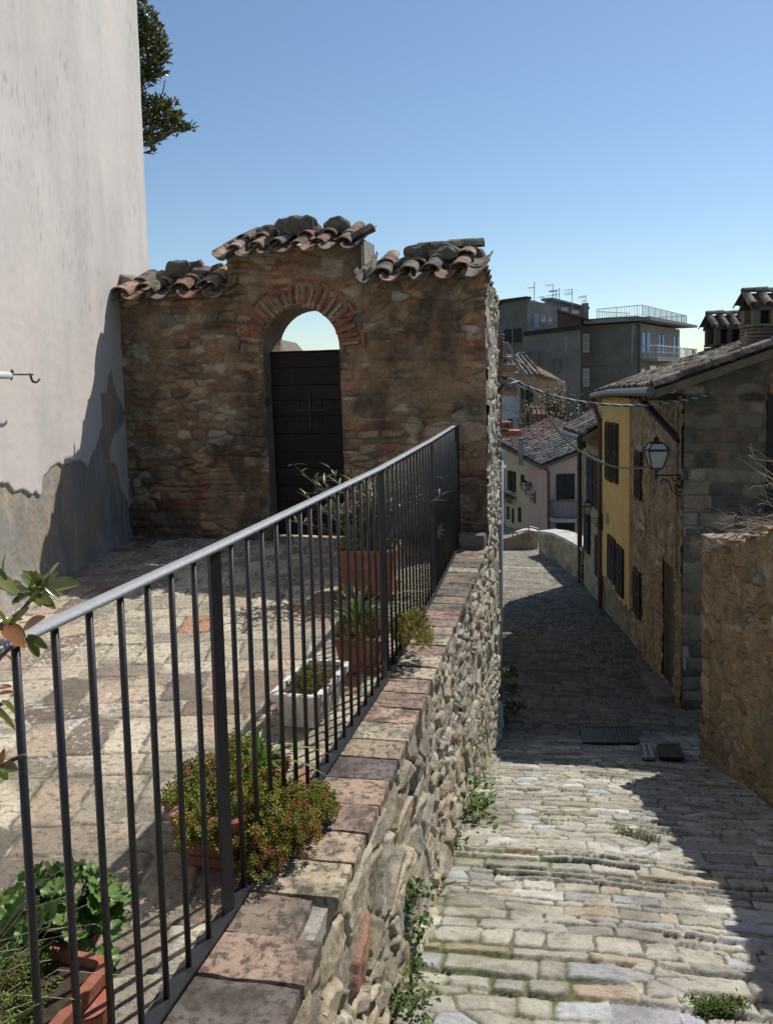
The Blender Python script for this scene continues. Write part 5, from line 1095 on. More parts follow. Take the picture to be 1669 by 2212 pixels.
t = empty('grey_downpipe', PX(1082, 1250, 9.85), 'straight pale grey downpipe with a round cap along the street side of the gate wall', 'pipe')
b = MB(); b.tube([PX(1082, 996, 9.85), PX(1081, 1300, 9.85), PX(1079, 1520, 9.85)], .026, 12, (.36, .37, .39)); b.build('pipe_shaft', m_metal, t, smooth=True)
b = MB(); c = PX(1083, 1532, 9.85); b.tube([c + [-.02, -.045, 0], c + [-.02, -.03, 0], c + [.0, .02, 0]], [.06, .075, .07], 16, (.40, .41, .42)); b.tube([c, c + [.05, 0, .05], c + [.085, 0, -.05], c + [.08, 0, -.3], c + [.05, 0, -.45]], .008, 6, (.3, .3, .3)); b.build('pipe_cap', m_metal, t)
b = MB(); pts = [PX(*q) for q in [(1120, 824, 9.4), (1085, 832, 9.35), (1070, 850, 9.3), (1066, 900, 9.3), (1064, 950, 9.3), (1069, 962, 9.3)]]; b.tube(pts, .012, 8, (.03, .035, .04)); b.tube([p + np.array([.015, -.02, .0]) for p in pts], .008, 6, (.04, .045, .05))
for q in (860, 905, 940): c = PX(1067, q, 9.28); b.tube([c - [0, 0, .012], c + [0, 0, .012]], .02, 8, (.02, .02, .02))
tag(b.build('wall_conduit', m_cable, smooth=True), 'black cables bending down the corner of the gate flank', 'cable')
def sag(a, b, s, n=24): return [a + (b - a) * t + np.array([0, 0, -s * 4 * t * (1 - t)]) for t in np.linspace(0, 1, n)]
def spline(P, n=10):
    P = [np.array(p) for p in P]; P = [2 * P[0] - P[1]] + P + [2 * P[-1] - P[-2]]; out = []
    for i in range(1, len(P) - 2):
        for k in range(n):
            t = k / n; out.append(.5 * ((2 * P[i]) + (-P[i - 1] + P[i + 1]) * t + (2 * P[i - 1] - 5 * P[i] + 4 * P[i + 1] - P[i + 2]) * t * t + (-P[i - 1] + 3 * P[i] - 3 * P[i + 1] + P[i + 2]) * t ** 3))
    return out + [P[-2]]
path = spline([PX(x, y, Y) for x, y, Y in [(1064, 814, 9.35), (1105, 821, 9.4), (1150, 840, 9.45), (1200, 857, 9.5), (1260, 869, 9.6), (1320, 875, 9.7), (1380, 876, 9.8), (1440, 871, 9.9), (1490, 862, 10.0), (1538, 850, 10.02)]])
b = MB()
for ph_ in (0, 2.1, 4.2):
    pts = []; 
    fine = [path[0] + 0] ; fine = []
    for p, q in zip(path[:-1], path[1:]):
        for k in range(4): fine.append(p + (q - p) * k / 4)
    for i, p in enumerate(fine): w = i * .38 + ph_; pts.append(p + np.array([0, math.cos(w) * .008, math.sin(w) * .008]))
    b.tube(pts, .008, 5, (.045, .05, .06) if ph_ < 4 else (.38, .4, .44))
for k in range(6): p = path[2 + k]; b.rbox(p + np.array([0, 0, .012]), (.05, .03, .03), None, .006, (2, 2, 2), .001, 5, k, (.05, .05, .055))
tag(b.build('twisted_cable', m_cable, smooth=True), 'thick twisted black and grey cable slung across the street to the stone gable', 'cable')
b = MB(); pth = spline([PX(x, y, Y) for x, y, Y in [(1086, 775, 9.85), (1087, 746, 9.85), (1092, 742, 9.85), (1103, 758, 9.85), (1120, 795, 9.9), (1150, 848, 10.), (1180, 896, 10.1), (1213, 942, 10.2), (1250, 974, 10.3), (1290, 997, 10.3), (1335, 1010, 10.3), (1380, 1012, 10.3), (1420, 1003, 10.3), (1450, 985, 10.3), (1468, 965, 10.25)]])
b.tube(pth, .0085, 6, (.24, .24, .22)); b.tube([p + np.array([.008, 0, .012 + .006 * math.sin(i * .3)]) for i, p in enumerate(pth)], .006, 6, (.2, .2, .19))
tag(b.build('grey_cable', m_cable, smooth=True), 'slack grey cable hanging from the insulator post to the large street lantern', 'cable')

# ================================================================== HOUSES FURTHER DOWN THE HILL
def block(parent, F, u0, u1, z0, z1, depth, col, mat=None, name='wall', n=0):
    b = MB(); F.box(b, u0, u1, z0, z1, n - depth, n, col); return b.build(name, mat or m_paintfar, parent)
def pwin(parent, F, x0, y0, x1, y1, frame=(.6, .6, .58), pane=None, fw=.07, bars=1, n=.03, name='window', dark=None):
    u0, u1, z0, z1 = F.rect(x0, y0, x1, y1); m = MB()
    F.box(m, u0, u1, z0, z1, -.15, n * .3, (.03, .03, .032))
    for a, b_ in ((u0, u0 + fw), (u1 - fw, u1)): F.box(m, a, b_, z0, z1, 0, n, frame)
    for a, b_ in ((z0, z0 + fw), (z1 - fw, z1)): F.box(m, u0 + fw, u1 - fw, a, b_, 0, n * .98, frame)
    if bars: F.box(m, (u0 + u1) / 2 - fw / 3, (u0 + u1) / 2 + fw / 3, z0 + fw, z1 - fw, 0, n * .9, frame)
    if bars > 1: F.box(m, u0 + fw, u1 - fw, (z0 + z1) / 2 - fw / 3, (z0 + z1) / 2 + fw / 3, 0, n * .88, frame)
    w = m.build(name, m_cloth, parent); g = MB(); F.box(g, u0 + fw, u1 - fw, z0 + fw, z1 - fw, n * .3, n * .5); g.build('pane', pane or m_glass, w); return w
def pshut(parent, F, x0, y0, x1, y1, col=(.03, .035, .03), n=.06, leaves=2, name='shutter'):
    u0, u1, z0, z1 = F.rect(x0, y0, x1, y1); w = (u1 - u0) / leaves
    for k in range(leaves):
        m = MB(); F.box(m, u0 + k * w + .01, u0 + (k + 1) * w - .01, z0, z1, 0, n, col); z = z0 + .08
        for q in (u0 + k * w + .01, u0 + (k + 1) * w - .08): F.box(m, q, q + .07, z0 - .002, z1 + .002, n, n + .02, col)
        while z < z1 - .06: F.box(m, u0 + k * w + .08, u0 + (k + 1) * w - .08, z, z + .04, n, n + .015, tuple(c * 1.3 for c in col)); z += .09
        m.build(name, m_wood, parent)
# pink and yellow house
pk = empty('pink_house', (7.5, 36, -7), 'pink and cream rendered house with dark green shutters and a small curved balcony', 'house')
c0 = np.array([6.55, 34.]); FL = Face((5.4, 37.6), (c0[0] - 5.4, c0[1] - 37.6)); FR_ = Face(c0, (1, .05)); LL = float(np.hypot(6.55 - 5.4, 3.6))
ezc = PX(1182, 1000, 34)[2]; ezf = PX(1093, 948, 37.6)[2]; us = FL.uv(1138, 1000)[0]
b = MB(); b.prism([FL.pt(0, -9, 0), FL.pt(us, -9, 0), FL.pt(us, ezc + .03, 0), FL.pt(0, ezf, 0)], -FL.n * .3, (.56, .44, .27)); b.build('cream_wall', m_paint, pk)
b = MB(); b.prism([FL.pt(us, -9, 0), FL.pt(LL, -9, 0), FL.pt(LL, ezc, 0), FL.pt(us, ezc + .03, 0)], -FL.n * .3, (.58, .37, .31)); W = 3.6
b.prism([FR_.pt(0.01, -9, 0), FR_.pt(W, -9, 0), FR_.pt(W, ezc + W * .37, 0), FR_.pt(0.01, ezc, 0)], -FR_.n * .3, (.56, .39, .36)); b.build('pink_wall', m_paint, pk)
b = MB(); b.prism([FL.pt(0, -9, -.3), FL.pt(LL, -9, -.3), FR_.pt(W, -9, -.3), (FR_.pt(W, -9)[0], 41, -9), (5.6, 41, -9)], (0, 0, 6.4), (.4, .3, .26)); b.build('house_body', m_paint, pk)
re = np.array([*FL.pt(LL + .15, 0, .35)[:2], ezc - .05]); rf = np.array([*FL.pt(-.3, 0, .35)[:2], ezf - .05]); e_ = rf - re; RLn = float(np.linalg.norm(e_)); e_ /= RLn; s_ = np.array([1, .12, .36]); s_ /= np.linalg.norm(s_)
roof_sheet('roof', re, e_, s_, RLn * .52, 2.8, pk, pal=[(.38, .34, .29), (.30, .28, .24), (.44, .39, .33), (.24, .22, .19)], seed=51, period=.24, tile=.42, r=.06)
roof_sheet('roof_far_half', re + e_ * RLn * .52, e_, s_, RLn * .48, 2.8, pk, pal=[(.46, .29, .23), (.50, .34, .28), (.40, .26, .2)], seed=57, period=.24, tile=.42, r=.06)
b = MB(); b.prism([re + nn * .8, rf + nn * .8, rf + s_ * 2.8 + nn * .8, re + s_ * 2.8 + nn * .8], nn * 1.2, (.16, .12, .10)); b.build('roof_slab', m_paint, pk)
pipe(pk, [re + [.1, .2, -.1], FR_.pt(.05, ezc - .35, .1), FR_.pt(.05, -8.5, .1)], .06, (.13, .05, .045))
pshut(pk, FR_, 1200, 1024, 1240, 1078); pshut(pk, FR_, 1200, 1130, 1240, 1165, leaves=2)
pshut(pk, FL, 1098, 1016, 1105, 1060, leaves=1); pshut(pk, FL, 1107, 1018, 1114, 1064, leaves=1); pshut(pk, FL, 1127, 1025, 1132, 1058, leaves=1); pshut(pk, FL, 1121, 1095, 1125, 1128, leaves=1)
pshut(pk, FL, 1096, 1093, 1100, 1122, leaves=1, col=(.12, .08, .06)); pshut(pk, FL, 1107, 1098, 1110, 1130, leaves=1, col=(.12, .08, .06))
bl = MB(); u0, u1 = FR_.uv(1184, 1110)[0], FR_.uv(1275, 1110)[0]; zb = FR_.uv(1215, 1114)[1]; zt = FR_.uv(1215, 1076)[1]; cu = (u0 + u1) / 2; hw = (u1 - u0) / 2
arc = [(cu - hw * math.cos(w), .15 + .75 * math.sin(w) ** .6) for w in np.linspace(0, PI, 25)]
bl.prism([FR_.pt(u, zb - .14, n) for u, n in arc] + [FR_.pt(u1, zb - .14, 0), FR_.pt(u0, zb - .14, 0)], (0, 0, .14), (.45, .4, .38)); bal = bl.build('balcony', m_paint, pk)
bl = MB(); bl.tube([FR_.pt(u, zt, n) for u, n in arc], .03, 6, (.1, .1, .11)); bl.tube([FR_.pt(u, zb + .08, n) for u, n in arc], .02, 6, (.1, .1, .11))
for k in range(0, 25):
    for q in (0, .5):
        if k + 1 > 24 and q: continue
        u = arc[k][0] * (1 - q) + arc[min(k + 1, 24)][0] * q; n = arc[k][1] * (1 - q) + arc[min(k + 1, 24)][1] * q
        bl.tube([FR_.pt(u, zb, n), FR_.pt(u, zb + .25, n + .08), FR_.pt(u, zb + .5, n), FR_.pt(u, zt, n)], .010, 4, (.1, .1, .11))
bl.build('balcony_railing', m_metal, bal)
for (x, yt, yb, w) in ((1124, 895 + 55, 985, .20), (1160, 974, 997, .15)):
    m = MB(); p = PX(x, yb, 35.2); ht = PX(x, yt - (0 if x < 1150 else 4), 35.2)[2]; m.box((p[0], p[1], (p[2] + ht) / 2 - .2), (w, w, ht - p[2] + .4), None, (.26, .25, .24)); m.box((p[0], p[1], ht + .05), (w * 1.35, w * 1.35, .07), None, (.2, .19, .18)); m.build('flue', m_paint, pk)
m = MB(); p = PX(1160, 950, 38.5); ht = PX(1160, 905, 38.5)[2]; m.box((p[0], p[1], (p[2] + ht) / 2 - .5), (.62, .5, ht - p[2] + 1), None, (.30, .13, .10)); ch = m.build('chimney', m_brick, pk); m = MB()
for k in range(3): m.box((p[0] - .25 + k * .25, p[1], ht + .1), (.09, .4, .22), None, (.26, .12, .10)); coppo(m, (p[0] - .2 + k * .2, p[1], ht + .48), (0, -1, -.9), (1, 0, 0), .42, .08, .1, .02, 1, (.40, .2, .15))
m.tube([p * [1, 1, 0] + [-.35, 0, ht + .5], p * [1, 1, 0] + [.38, 0, ht + .5]], .08, 8, (.4, .22, .17)); m.build('chimney_cap', m_tile, ch)
lantern(tuple(FL.pt(FL.uv(1156, 1068)[0], FL.uv(1156, 1068)[1], .03)), .32, .26, tuple(FL.n * .4 + FL.d * -.92), .50, 'distant iron lantern on the pink house wall', None, tuple(FL.d * .4 + FL.n * .92))
b = MB()
for k in range(3): b.tube([FL.pt(u, FL.uv(1095 + u / LL * 85, 962 + k * 4)[1] - .12 * math.sin(u * 2 + k), .06) for u in np.linspace(.1, LL - .3, 12)], .012, 5, (.09, .08, .08))
b.build('cable_run', m_cable, pk)
bx = MB(); q = FL.rect(1099, 1069, 1113, 1076); FL.box(bx, q[0] - .1, q[1] + .1, q[2], q[3], .05, .3, (.12, .1, .08)); r_ = random.Random(2)
for k in range(70): p = FL.pt(r_.uniform(q[0] - .15, q[1] + .15), q[3] + r_.uniform(-.35, .15), r_.uniform(.1, .38)); leaf(bx, p, (r_.uniform(-1, 1), r_.uniform(-1, 1), r_.uniform(-1, 1)), (0, 0, 1), .14, .08, (.10, .10, .06))
tag(bx.build('window_box', m_leaf), 'dry plants in a window box under the shutters of the cream wall', 'window box')

# white house and its pink top
wh = empty('white_house', (7, 44, -8), 'white rendered house with small tiled roof and grey door behind the brick chimney', 'house')
W1 = Face(PX(1060, 900, 44)[:2], (1, .12)); W2 = Face(PX(1122, 900, 44.6)[:2], (.25, 1))
def quad_px(mb, F, pxs, dep, col): F.poly(mb, None, -dep, 0, col, [F.uv(*p) for p in pxs])
b = MB(); quad_px(b, W1, [(1055, 1010), (1122, 1010), (1122, 857), (1055, 857)], 4, (.52, .53, .53)); b.build('white_wall', m_paintfar, wh)
b = MB(); quad_px(b, W1, [(1055, 855), (1117, 855), (1117, 836), (1090, 822), (1055, 812)], 3.5, (.42, .25, .18)); b.build('upper_wall', m_paintfar, wh)
b = MB(); quad_px(b, W1, [(1055, 858), (1123, 859), (1123, 855), (1055, 854)], 4.1, (.5, .5, .5)); b.build('terrace_slab', m_paintfar, wh)
p = W1.pt(W1.uv(1128, 841)[0], W1.uv(1128, 841)[1], .5); roof_sheet('roof', p, -W1.d, (-.35 * W1.d * 0 - W1.n * .2 + np.array([-.72, 0, .42])) / 1, 2.2, 1.6, wh, pal=RT, seed=61, period=.26, tile=.5, r=.07)
pshut(wh, W1, 1095, 905, 1107, 1000, col=(.12, .12, .12)); pipe(wh, [W1.pt(W1.uv(1121, 0)[0], W1.uv(1121, 862)[1], .1), W1.pt(W1.uv(1121, 0)[0], -9, .1)], .06, (.1, .1, .1))
# ochre house
oc = empty('ochre_house', (12, 50, -8), 'ochre rendered house with long tiled roof and dark balcony below the flats', 'house')
O1 = Face(PX(1115, 860, 50)[:2], (1, .06)); O2 = Face(PX(1154, 860, 50.1)[:2], (1, 1.1)); b = MB(); quad_px(b, O1, [(1100, 960), (1156, 960), (1156, 798), (1112, 798)], 5, (.36, .27, .18)); b.build('front_wall', m_paintfar, oc)
b = MB(); O2.poly(b, None, -3, 0, (.46, .27, .16), [O2.uv(*p) for p in [(1155, 960), (1222, 960), (1222, 828), (1155, 796)]]); b.build('side_wall', m_paintfar, oc)
p0 = PX(1113, 809, 49.5); p1 = PX(1171, 811, 49.5); e_ = (p1 - p0); l_ = np.linalg.norm(e_); e_ /= l_; s_ = np.array([-.25, .9, .50]); s_ /= np.linalg.norm(s_)
roof_sheet('roof', p0, e_, s_, l_, 2.6, oc, pal=RT, seed=71, period=.3, tile=.5, r=.07)
p2 = PX(1171, 811, 49.5); p3 = PX(1221, 829, 53.5); e_ = (p3 - p2); l_ = np.linalg.norm(e_); e_ /= l_; s_ = np.array([-.6, .6, .42]); s_ /= np.linalg.norm(s_); roof_sheet('side_roof', p2, e_, s_, l_, 3., oc, pal=RT, seed=73, period=.3, tile=.5, r=.07)
pshut(oc, O1, 1124, 841, 1131, 880, leaves=1); pshut(oc, O1, 1134, 842, 1143, 880, leaves=1); pshut(oc, O1, 1144, 846, 1151, 868, leaves=1)
b = MB(); q = O1.rect(1118, 875, 1142, 887); O1.box(b, q[0], q[1], q[2] - .15, q[2], 0, .8, (.2, .17, .14)); O1.box(b, q[0], q[1], q[3] - .05, q[3], .75, .8, (.05, .05, .05)); u = q[0]
while u < q[1]: O1.box(b, u, u + .03, q[2], q[3], .76, .79, (.05, .05, .05)); u += .12
b.build('balcony', m_paintfar, oc)
# dark garden trees between the houses
def bush(name, px, py, Y, rx, rz_, n, lab, cat, col, seed, trunk_z, ls=.16):
    t = empty(name, PX(px, py, Y) * [1, 1, 0] + [0, 0, trunk_z], lab, cat); c = PX(px, py, Y); r_ = random.Random(seed); m = MB(); tr = MB()
    tr.tube([(c[0], c[1], trunk_z), (c[0] + .1, c[1], c[2] - rz_ * .4), tuple(c)], [.16, .12, .05], 7, (.1, .08, .06))
    for k in range(9):
        w = r_.uniform(0, 2 * PI); e = c + np.array([math.cos(w) * rx * .7, math.sin(w) * rx * .6, r_.uniform(-.5, .8) * rz_]); tr.tube([(c[0], c[1], c[2] - rz_ * .5), (c + e) / 2, e], [.06, .04, .015], 5, (.1, .08, .06))
    cl = [c + np.array([r_.gauss(0, .5) * rx, r_.gauss(0, .45) * rx, r_.gauss(0, .48) * rz_]) for _ in range(22)]
    for k in range(n):
        q = cl[k % 22]; s = min(rx, rz_) * .42; p = q + np.array([r_.gauss(0, s), r_.gauss(0, s), r_.gauss(0, s)]); leaf(m, p, (r_.uniform(-1, 1), r_.uniform(-1, 1), r_.uniform(-.6, 1)), (r_.uniform(-1, 1), 0, 1), ls * r_.uniform(.7, 1.2), ls * .55, jit(col, .35), .1, 2)
    tr.build('trunk', m_bark, t); m.build('crown', m_leaf, t)
bush('garden_tree', 1195, 905, 43, 1.15, 1.0, 2600, 'dark leafy tree between the brick chimney and the flats', 'tree', (.045, .055, .025), 3, -8)
bush('ivy_bush', 1138, 925, 45, .55, 1.1, 1200, 'brownish ivy covered bush left of the brick chimney', 'bush', (.09, .075, .04), 5, -8)
bush('low_bush', 1166, 1165, 40, .6, .5, 300, 'dark bush under the pink house balcony', 'bush', (.04, .05, .02), 6, -8) if False else None

# grey blocks of flats on the hill
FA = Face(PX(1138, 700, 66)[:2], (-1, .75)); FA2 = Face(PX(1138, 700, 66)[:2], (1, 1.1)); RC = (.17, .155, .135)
fa = empty('flats_left', (11, 66, -8), 'leftmost grey rendered block of flats with dark stepped roofline and two dark windows', 'building')
def fpoly(F, parent, pxs, dep, col, name='wall', n=0, mat=None): b = MB(); F.poly(b, None, n - dep, n, col, [F.uv(*p) for p in pxs]); return b.build(name, mat or m_paintfar, parent)
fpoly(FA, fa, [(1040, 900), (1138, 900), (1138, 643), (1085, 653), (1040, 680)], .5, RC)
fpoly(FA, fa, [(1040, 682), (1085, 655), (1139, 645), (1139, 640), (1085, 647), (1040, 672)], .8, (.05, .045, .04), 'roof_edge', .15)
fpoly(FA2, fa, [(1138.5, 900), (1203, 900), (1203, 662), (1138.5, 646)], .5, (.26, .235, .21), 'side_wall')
pshut(fa, FA, 1088, 712, 1104, 741, col=(.04, .038, .034), leaves=1); pshut(fa, FA, 1109, 710, 1126, 739, col=(.04, .038, .034), leaves=1)
pshut(fa, FA2, 1151, 678, 1163, 709, col=(.26, .33, .40), leaves=1, name='blue_door'); pwin(fa, FA2, 1167, 681, 1178, 700, (.35, .32, .3), fw=.12); pwin(fa, FA2, 1181, 683, 1192, 703, (.3, .27, .25), fw=.12)
b = MB(); q = FA2.uv(1141, 698); q2 = FA2.uv(1203, 698); b.tube([FA2.pt(q[0], q[1], .9), FA2.pt(q2[0], q2[1], .9)], .04, 5, (.1, .1, .1)); FA2.box(b, q[0], q2[0], q[1] - 1.2, q[1] - 1.0, 0, 1.0, (.2, .18, .16)); b.build('balcony', m_paintfar, fa)
fb = empty('flats_penthouse', (18, 75, -8), 'brick top storey with two small windows behind the left flats', 'building')
FB = Face(PX(1190, 670, 76)[:2], (1, 1.0)); FB2 = Face(PX(1190, 670, 76)[:2], (-1, .8)); fpoly(FB, fb, [(1190, 900), (1266, 900), (1266, 666), (1190, 645)], .5, (.23, .15, .115)); fpoly(FB, fb, [(1186, 648), (1267, 668), (1267, 664), (1186, 643)], 1.2, (.25, .24, .22), 'roof_edge', .3); fpoly(FB2, fb, [(1165, 900), (1190, 900), (1190, 644), (1165, 661)], .5, (.22, .21, .2), 'side_wall')
pwin(fb, FB, 1211, 663, 1226, 673, (.45, .48, .5), bars=1, fw=.1); pwin(fb, FB, 1233, 669, 1249, 679, (.45, .48, .5), bars=1, fw=.1); b = MB(); p = PX(1263, 680, 75); b.box((p[0], p[1], PX(1263, 660, 75)[2] - 1.5), (.5, .5, 3.4), None, (.2, .19, .18)); b.build('chimney', m_paintfar, fb)
fc = empty('flats_middle', (14, 64, -8), 'lower grey rendered wing with dark flat roof edge between the two blocks of flats', 'building')
FC = Face(PX(1192, 760, 63)[:2], (-1, .25)); fpoly(FC, fc, [(1131, 900), (1253, 900), (1253, 709), (1131, 724)], 1, (.20, .185, .165)); fpoly(FC, fc, [(1130, 726), (1254, 711), (1254, 702), (1130, 717)], 1.4, (.035, .032, .03), 'roof_edge', .2)
fpoly(FC, fc, [(1202, 720), (1254, 716), (1254, 683), (1202, 670)], .5, (.13, .085, .06), 'raised_wall', -1.2); fpoly(FC, fc, [(1200, 672), (1275, 692), (1275, 688), (1200, 667)], 1., (.06, .05, .045), 'raised_roof', -1.)
b = MB(); q = FC.rect(1119, 762, 1134, 775); FC.box(b, q[0], q[1], q[2], q[3], 1, 1.4, (.6, .6, .58)); c = FC.pt((q[0] + q[1]) / 2 - .1, (q[2] + q[3]) / 2, 1.42); b.tube([c, c + FC.n * .02], .2, 14, (.12, .12, .12)); b.tube([c + FC.n * .02, c + FC.n * .03], .07, 8, (.4, .4, .4)); ac = b.build('air_conditioner', m_cloth, fc)
for (x0, y0, x1, y1) in ((1146, 760, 1163, 790), (1199, 775, 1208, 805)): b = MB(); q = FC.rect(x0, y0, x1, y1); FC.box(b, q[0], q[1], q[2], q[3], 0, .5, (.15, .135, .12)); b.build('flue', m_paintfar, fc)
fd = empty('flats_main', (19, 64, -8), 'biggest grey block of flats with roof terrace railing, balcony and pale blue shutters', 'building')
cD = PX(1377, 760, 62)[:2]; FD = Face(cD, (-1.15, 1)); FE = Face(cD, (.63, 1)); zr = PX(1377, 700, 62)[2]
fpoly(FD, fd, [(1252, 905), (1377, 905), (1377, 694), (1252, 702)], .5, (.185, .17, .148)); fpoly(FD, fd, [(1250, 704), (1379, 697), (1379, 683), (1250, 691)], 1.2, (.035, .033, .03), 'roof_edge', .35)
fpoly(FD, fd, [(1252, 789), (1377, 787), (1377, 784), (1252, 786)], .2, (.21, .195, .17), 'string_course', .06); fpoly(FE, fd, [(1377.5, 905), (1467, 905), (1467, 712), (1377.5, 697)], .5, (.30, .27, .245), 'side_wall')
fpoly(FE, fd, [(1374, 693), (1480, 709), (1480, 704), (1374, 685)], 5, (.24, .23, .21), 'roof_terrace_slab', 1.0)
for (x0, y0, x1, y1) in ((1259, 722, 1272, 761), (1259, 796, 1272, 835)): pwin(fd, FD, x0, y0, x1, y1, (.62, .62, .6), bars=2, fw=.12)
pshut(fd, FD, 1260, 872, 1271, 905, col=(.08, .06, .05), leaves=1, name='door')
for (x0, x1, yt, yb) in ((1384, 1401, 718, 762), (1420, 1431, 723, 762), (1452, 1464, 727, 762)):
    xm = (x0 + x1) / 2; pshut(fd, FE, x0, yt, xm - 1.5, yb, col=(.42, .55, .64), leaves=1); pshut(fd, FE, xm - 1, yt, xm + 1.5, yb, col=(.03, .03, .035), leaves=1, n=.02); pshut(fd, FE, xm + 2, yt, x1, yb, col=(.42, .55, .64), leaves=1)
pwin(fd, FE, 1383, 795, 1392, 812, (.45, .45, .45), fw=.1); pwin(fd, FE, 1402, 788, 1416, 800, (.45, .45, .45), fw=.1)
pipe(fd, [FD.pt(-.15, zr, .1), FD.pt(-.15, -6, .1)], .09, (.04, .05, .06))
def rail_run(F, pts, h, n, parent, name, col=(.5, .54, .58), step=.22, r=.014, top=.03, mid=False):
    b = MB()
    for (a, c) in zip(pts[:-1], pts[1:]):
        L = np.linalg.norm(c - a); k = int(L / step); b.tube([a + [0, 0, h], c + [0, 0, h]], top, 5, col); b.tube([a + [0, 0, .08], c + [0, 0, .08]], top * .6, 4, col)
        if mid: b.tube([a + [0, 0, h * .5], c + [0, 0, h * .5]], top * .6, 4, col)
        for i in range(k + 1): q = a + (c - a) * i / max(1, k); b.tube([q, q + [0, 0, h]], r if i % 8 else r * 2, 4, col)
    return b.build(name, m_metal, parent)
zt = PX(1377, 684, 62)[2]; A0 = FE.pt(0, zt + .05, .3); A1 = FE.pt(FE.uv(1474, 700)[0], zt + .05, .3); B0 = FD.pt(FD.uv(1297, 690)[0], zt + .05, .1)
rail_run(None, [B0 + [0, 1, 0], A0, A1, A1 + [-4, 3, 0]], .78, 0, fd, 'roof_railing'); rail_run(None, [B0 + [0, 1, 0], B0 + [3.2, 3.4, 0]], .62, 0, fd, 'inner_railing')
zb = PX(1385, 775, 62)[2]; ua, ub = .6, FE.uv(1470, 770)[0] + .2; b = MB(); FE.box(b, ua, ub, zb - .18, zb, 0, 1.3, (.33, .31, .28)); bal = b.build('balcony', m_paintfar, fd)
rail_run(None, [FE.pt(ua, zb, .05), FE.pt(ua, zb, 1.27), FE.pt(ub, zb, 1.27), FE.pt(ub, zb, .05)], .95, 0, bal, 'balcony_railing', (.62, .62, .62), .3, .014, .035, True)
def cloth(F, u, z, w, h, n, col, lab):
    m = MB(); N_ = 8; V = []; 
    for i in range(N_ + 1):
        for j in range(5): V.append(F.pt(u + w * i / N_, z - h * j / 4 * (1 + .12 * math.sin(i * 1.9)), n + .05 * math.sin(i * 1.4 + j) + .02 * j))
    m.add(V, [(i * 5 + j, (i + 1) * 5 + j, (i + 1) * 5 + j + 1, i * 5 + j + 1) for i in range(N_) for j in range(4)], col); tag(m.build('laundry', m_cloth), lab, 'laundry', 'laundry on the balcony of the flats')
cloth(FE, FE.uv(1441, 758)[0], zb + .98, 1.4, .55, 1.32, (.65, .65, .65), 'white laundry folded over the balcony rail of the biggest flats')
for k, x in enumerate(('pale towel nearest the balcony on the clothes line of the biggest flats', 'second pale towel from the balcony on the clothes line', 'third pale towel from the balcony, before the outermost one', 'outermost pale towel at the free end of the clothes line')): cloth(FE, FE.uv(1468, 760)[0] + .15 + k * .42, zb + .92, .34, 1.0, .9, (.6, .62, .64), x)
b = MB(); b.tube([FE.pt(ub, zb + .95, .9), FE.pt(ub + 2.0, zb + .95, .9)], .02, 5, (.5, .5, .5)); b.build('clothes_line', m_metal, fd)
for (F_a, u_a, F_b, u_b, zt_, par, cc) in ((FD, FD.uv(1252, 760)[0], FE, FE.uv(1467, 760)[0], PX(1377, 700, 62)[2], fd, RC), (FA, FA.uv(1040, 760)[0], FA2, FA2.uv(1203, 700)[0], PX(1138, 672, 66)[2], fa, RC), (FB2, FB2.uv(1165, 700)[0], FB, FB.uv(1266, 700)[0], PX(1190, 668, 76)[2], fb, RC)):
    q0 = F_a.pt(0, -8, -.52) - F_b.n * .5; q1 = F_a.pt(u_a, -8, -.52); q3 = F_b.pt(u_b, -8, -.52); bb = MB(); bb.prism([q0, q1, q1 + (q3 - q0), q3], (0, 0, zt_ + 8), cc); bb.build('body', m_paintfar, par)
# television aerials
def aerial(x, yt, yb, Y, els, lab):
    m = MB(); a = PX(x, yb, Y); c = PX(x, yt, Y); k = Y / FPX; m.tube([a - [0, 0, .6], c], .028, 5, (.28, .29, .30))
    for (dy, l, r) in els: z = c[2] - dy * k; m.tube([(c[0] - l * k, c[1], z - .10 * l * k), (c[0] + r * k, c[1], z + .02)], .022, 4, (.3, .31, .32))
    for (dy, l, r) in els:
        for q in range(4): xx = c[0] - l * k * (q + .6) / 4.2; m.tube([(xx, c[1] - .3, c[2] - dy * k - .06), (xx, c[1] + .3, c[2] - dy * k - .06)], .012, 4, (.3, .31, .32))
    tag(m.build('tv_aerial', m_metal), lab, 'aerial', 'television aerials on the flats')
aerial(1153.5, 609, 652, 66, [(11, 15, 1)], 'tall single television aerial above the left flats, leftmost of all'); aerial(1174, 640, 655, 67, [(1, 12, 0)], 'shortest television aerial, right of the leftmost tall one')
aerial(1193.5, 614, 645, 70, [(1, 16, 1), (14, 9, 9)], 'tall aerial with two crossbars in the middle cluster'); aerial(1207.5, 622, 650, 70, [(4, 23, 0), (13, 16, 0)], 'aerial with two long crossbars just right of the tall middle one'); aerial(1200.5, 627, 646, 72, [(2, 14, 3), (10, 22, 0)], 'low aerial between the two tall middle ones')
aerial(1235, 624, 657, 72, [(1, 17, 1), (7, 18, 1), (11, 17, 1)], 'aerial with three parallel crossbars above the brick top storey'); aerial(1264.5, 638, 662, 74, [(1, 16, 0), (4, 17, 0), (11, 9, 0)], 'aerial on the chimney at the right end of the brick top storey')
aerial(1218, 835, 925, 44, [(2, 26, 6), (6, 24, 2)], 'grey aerial on a mast in front of the garden tree'); aerial(1222, 725, 745, 60, [(6, 16, 3)], 'faint small aerial in front of the middle wing of the flats')
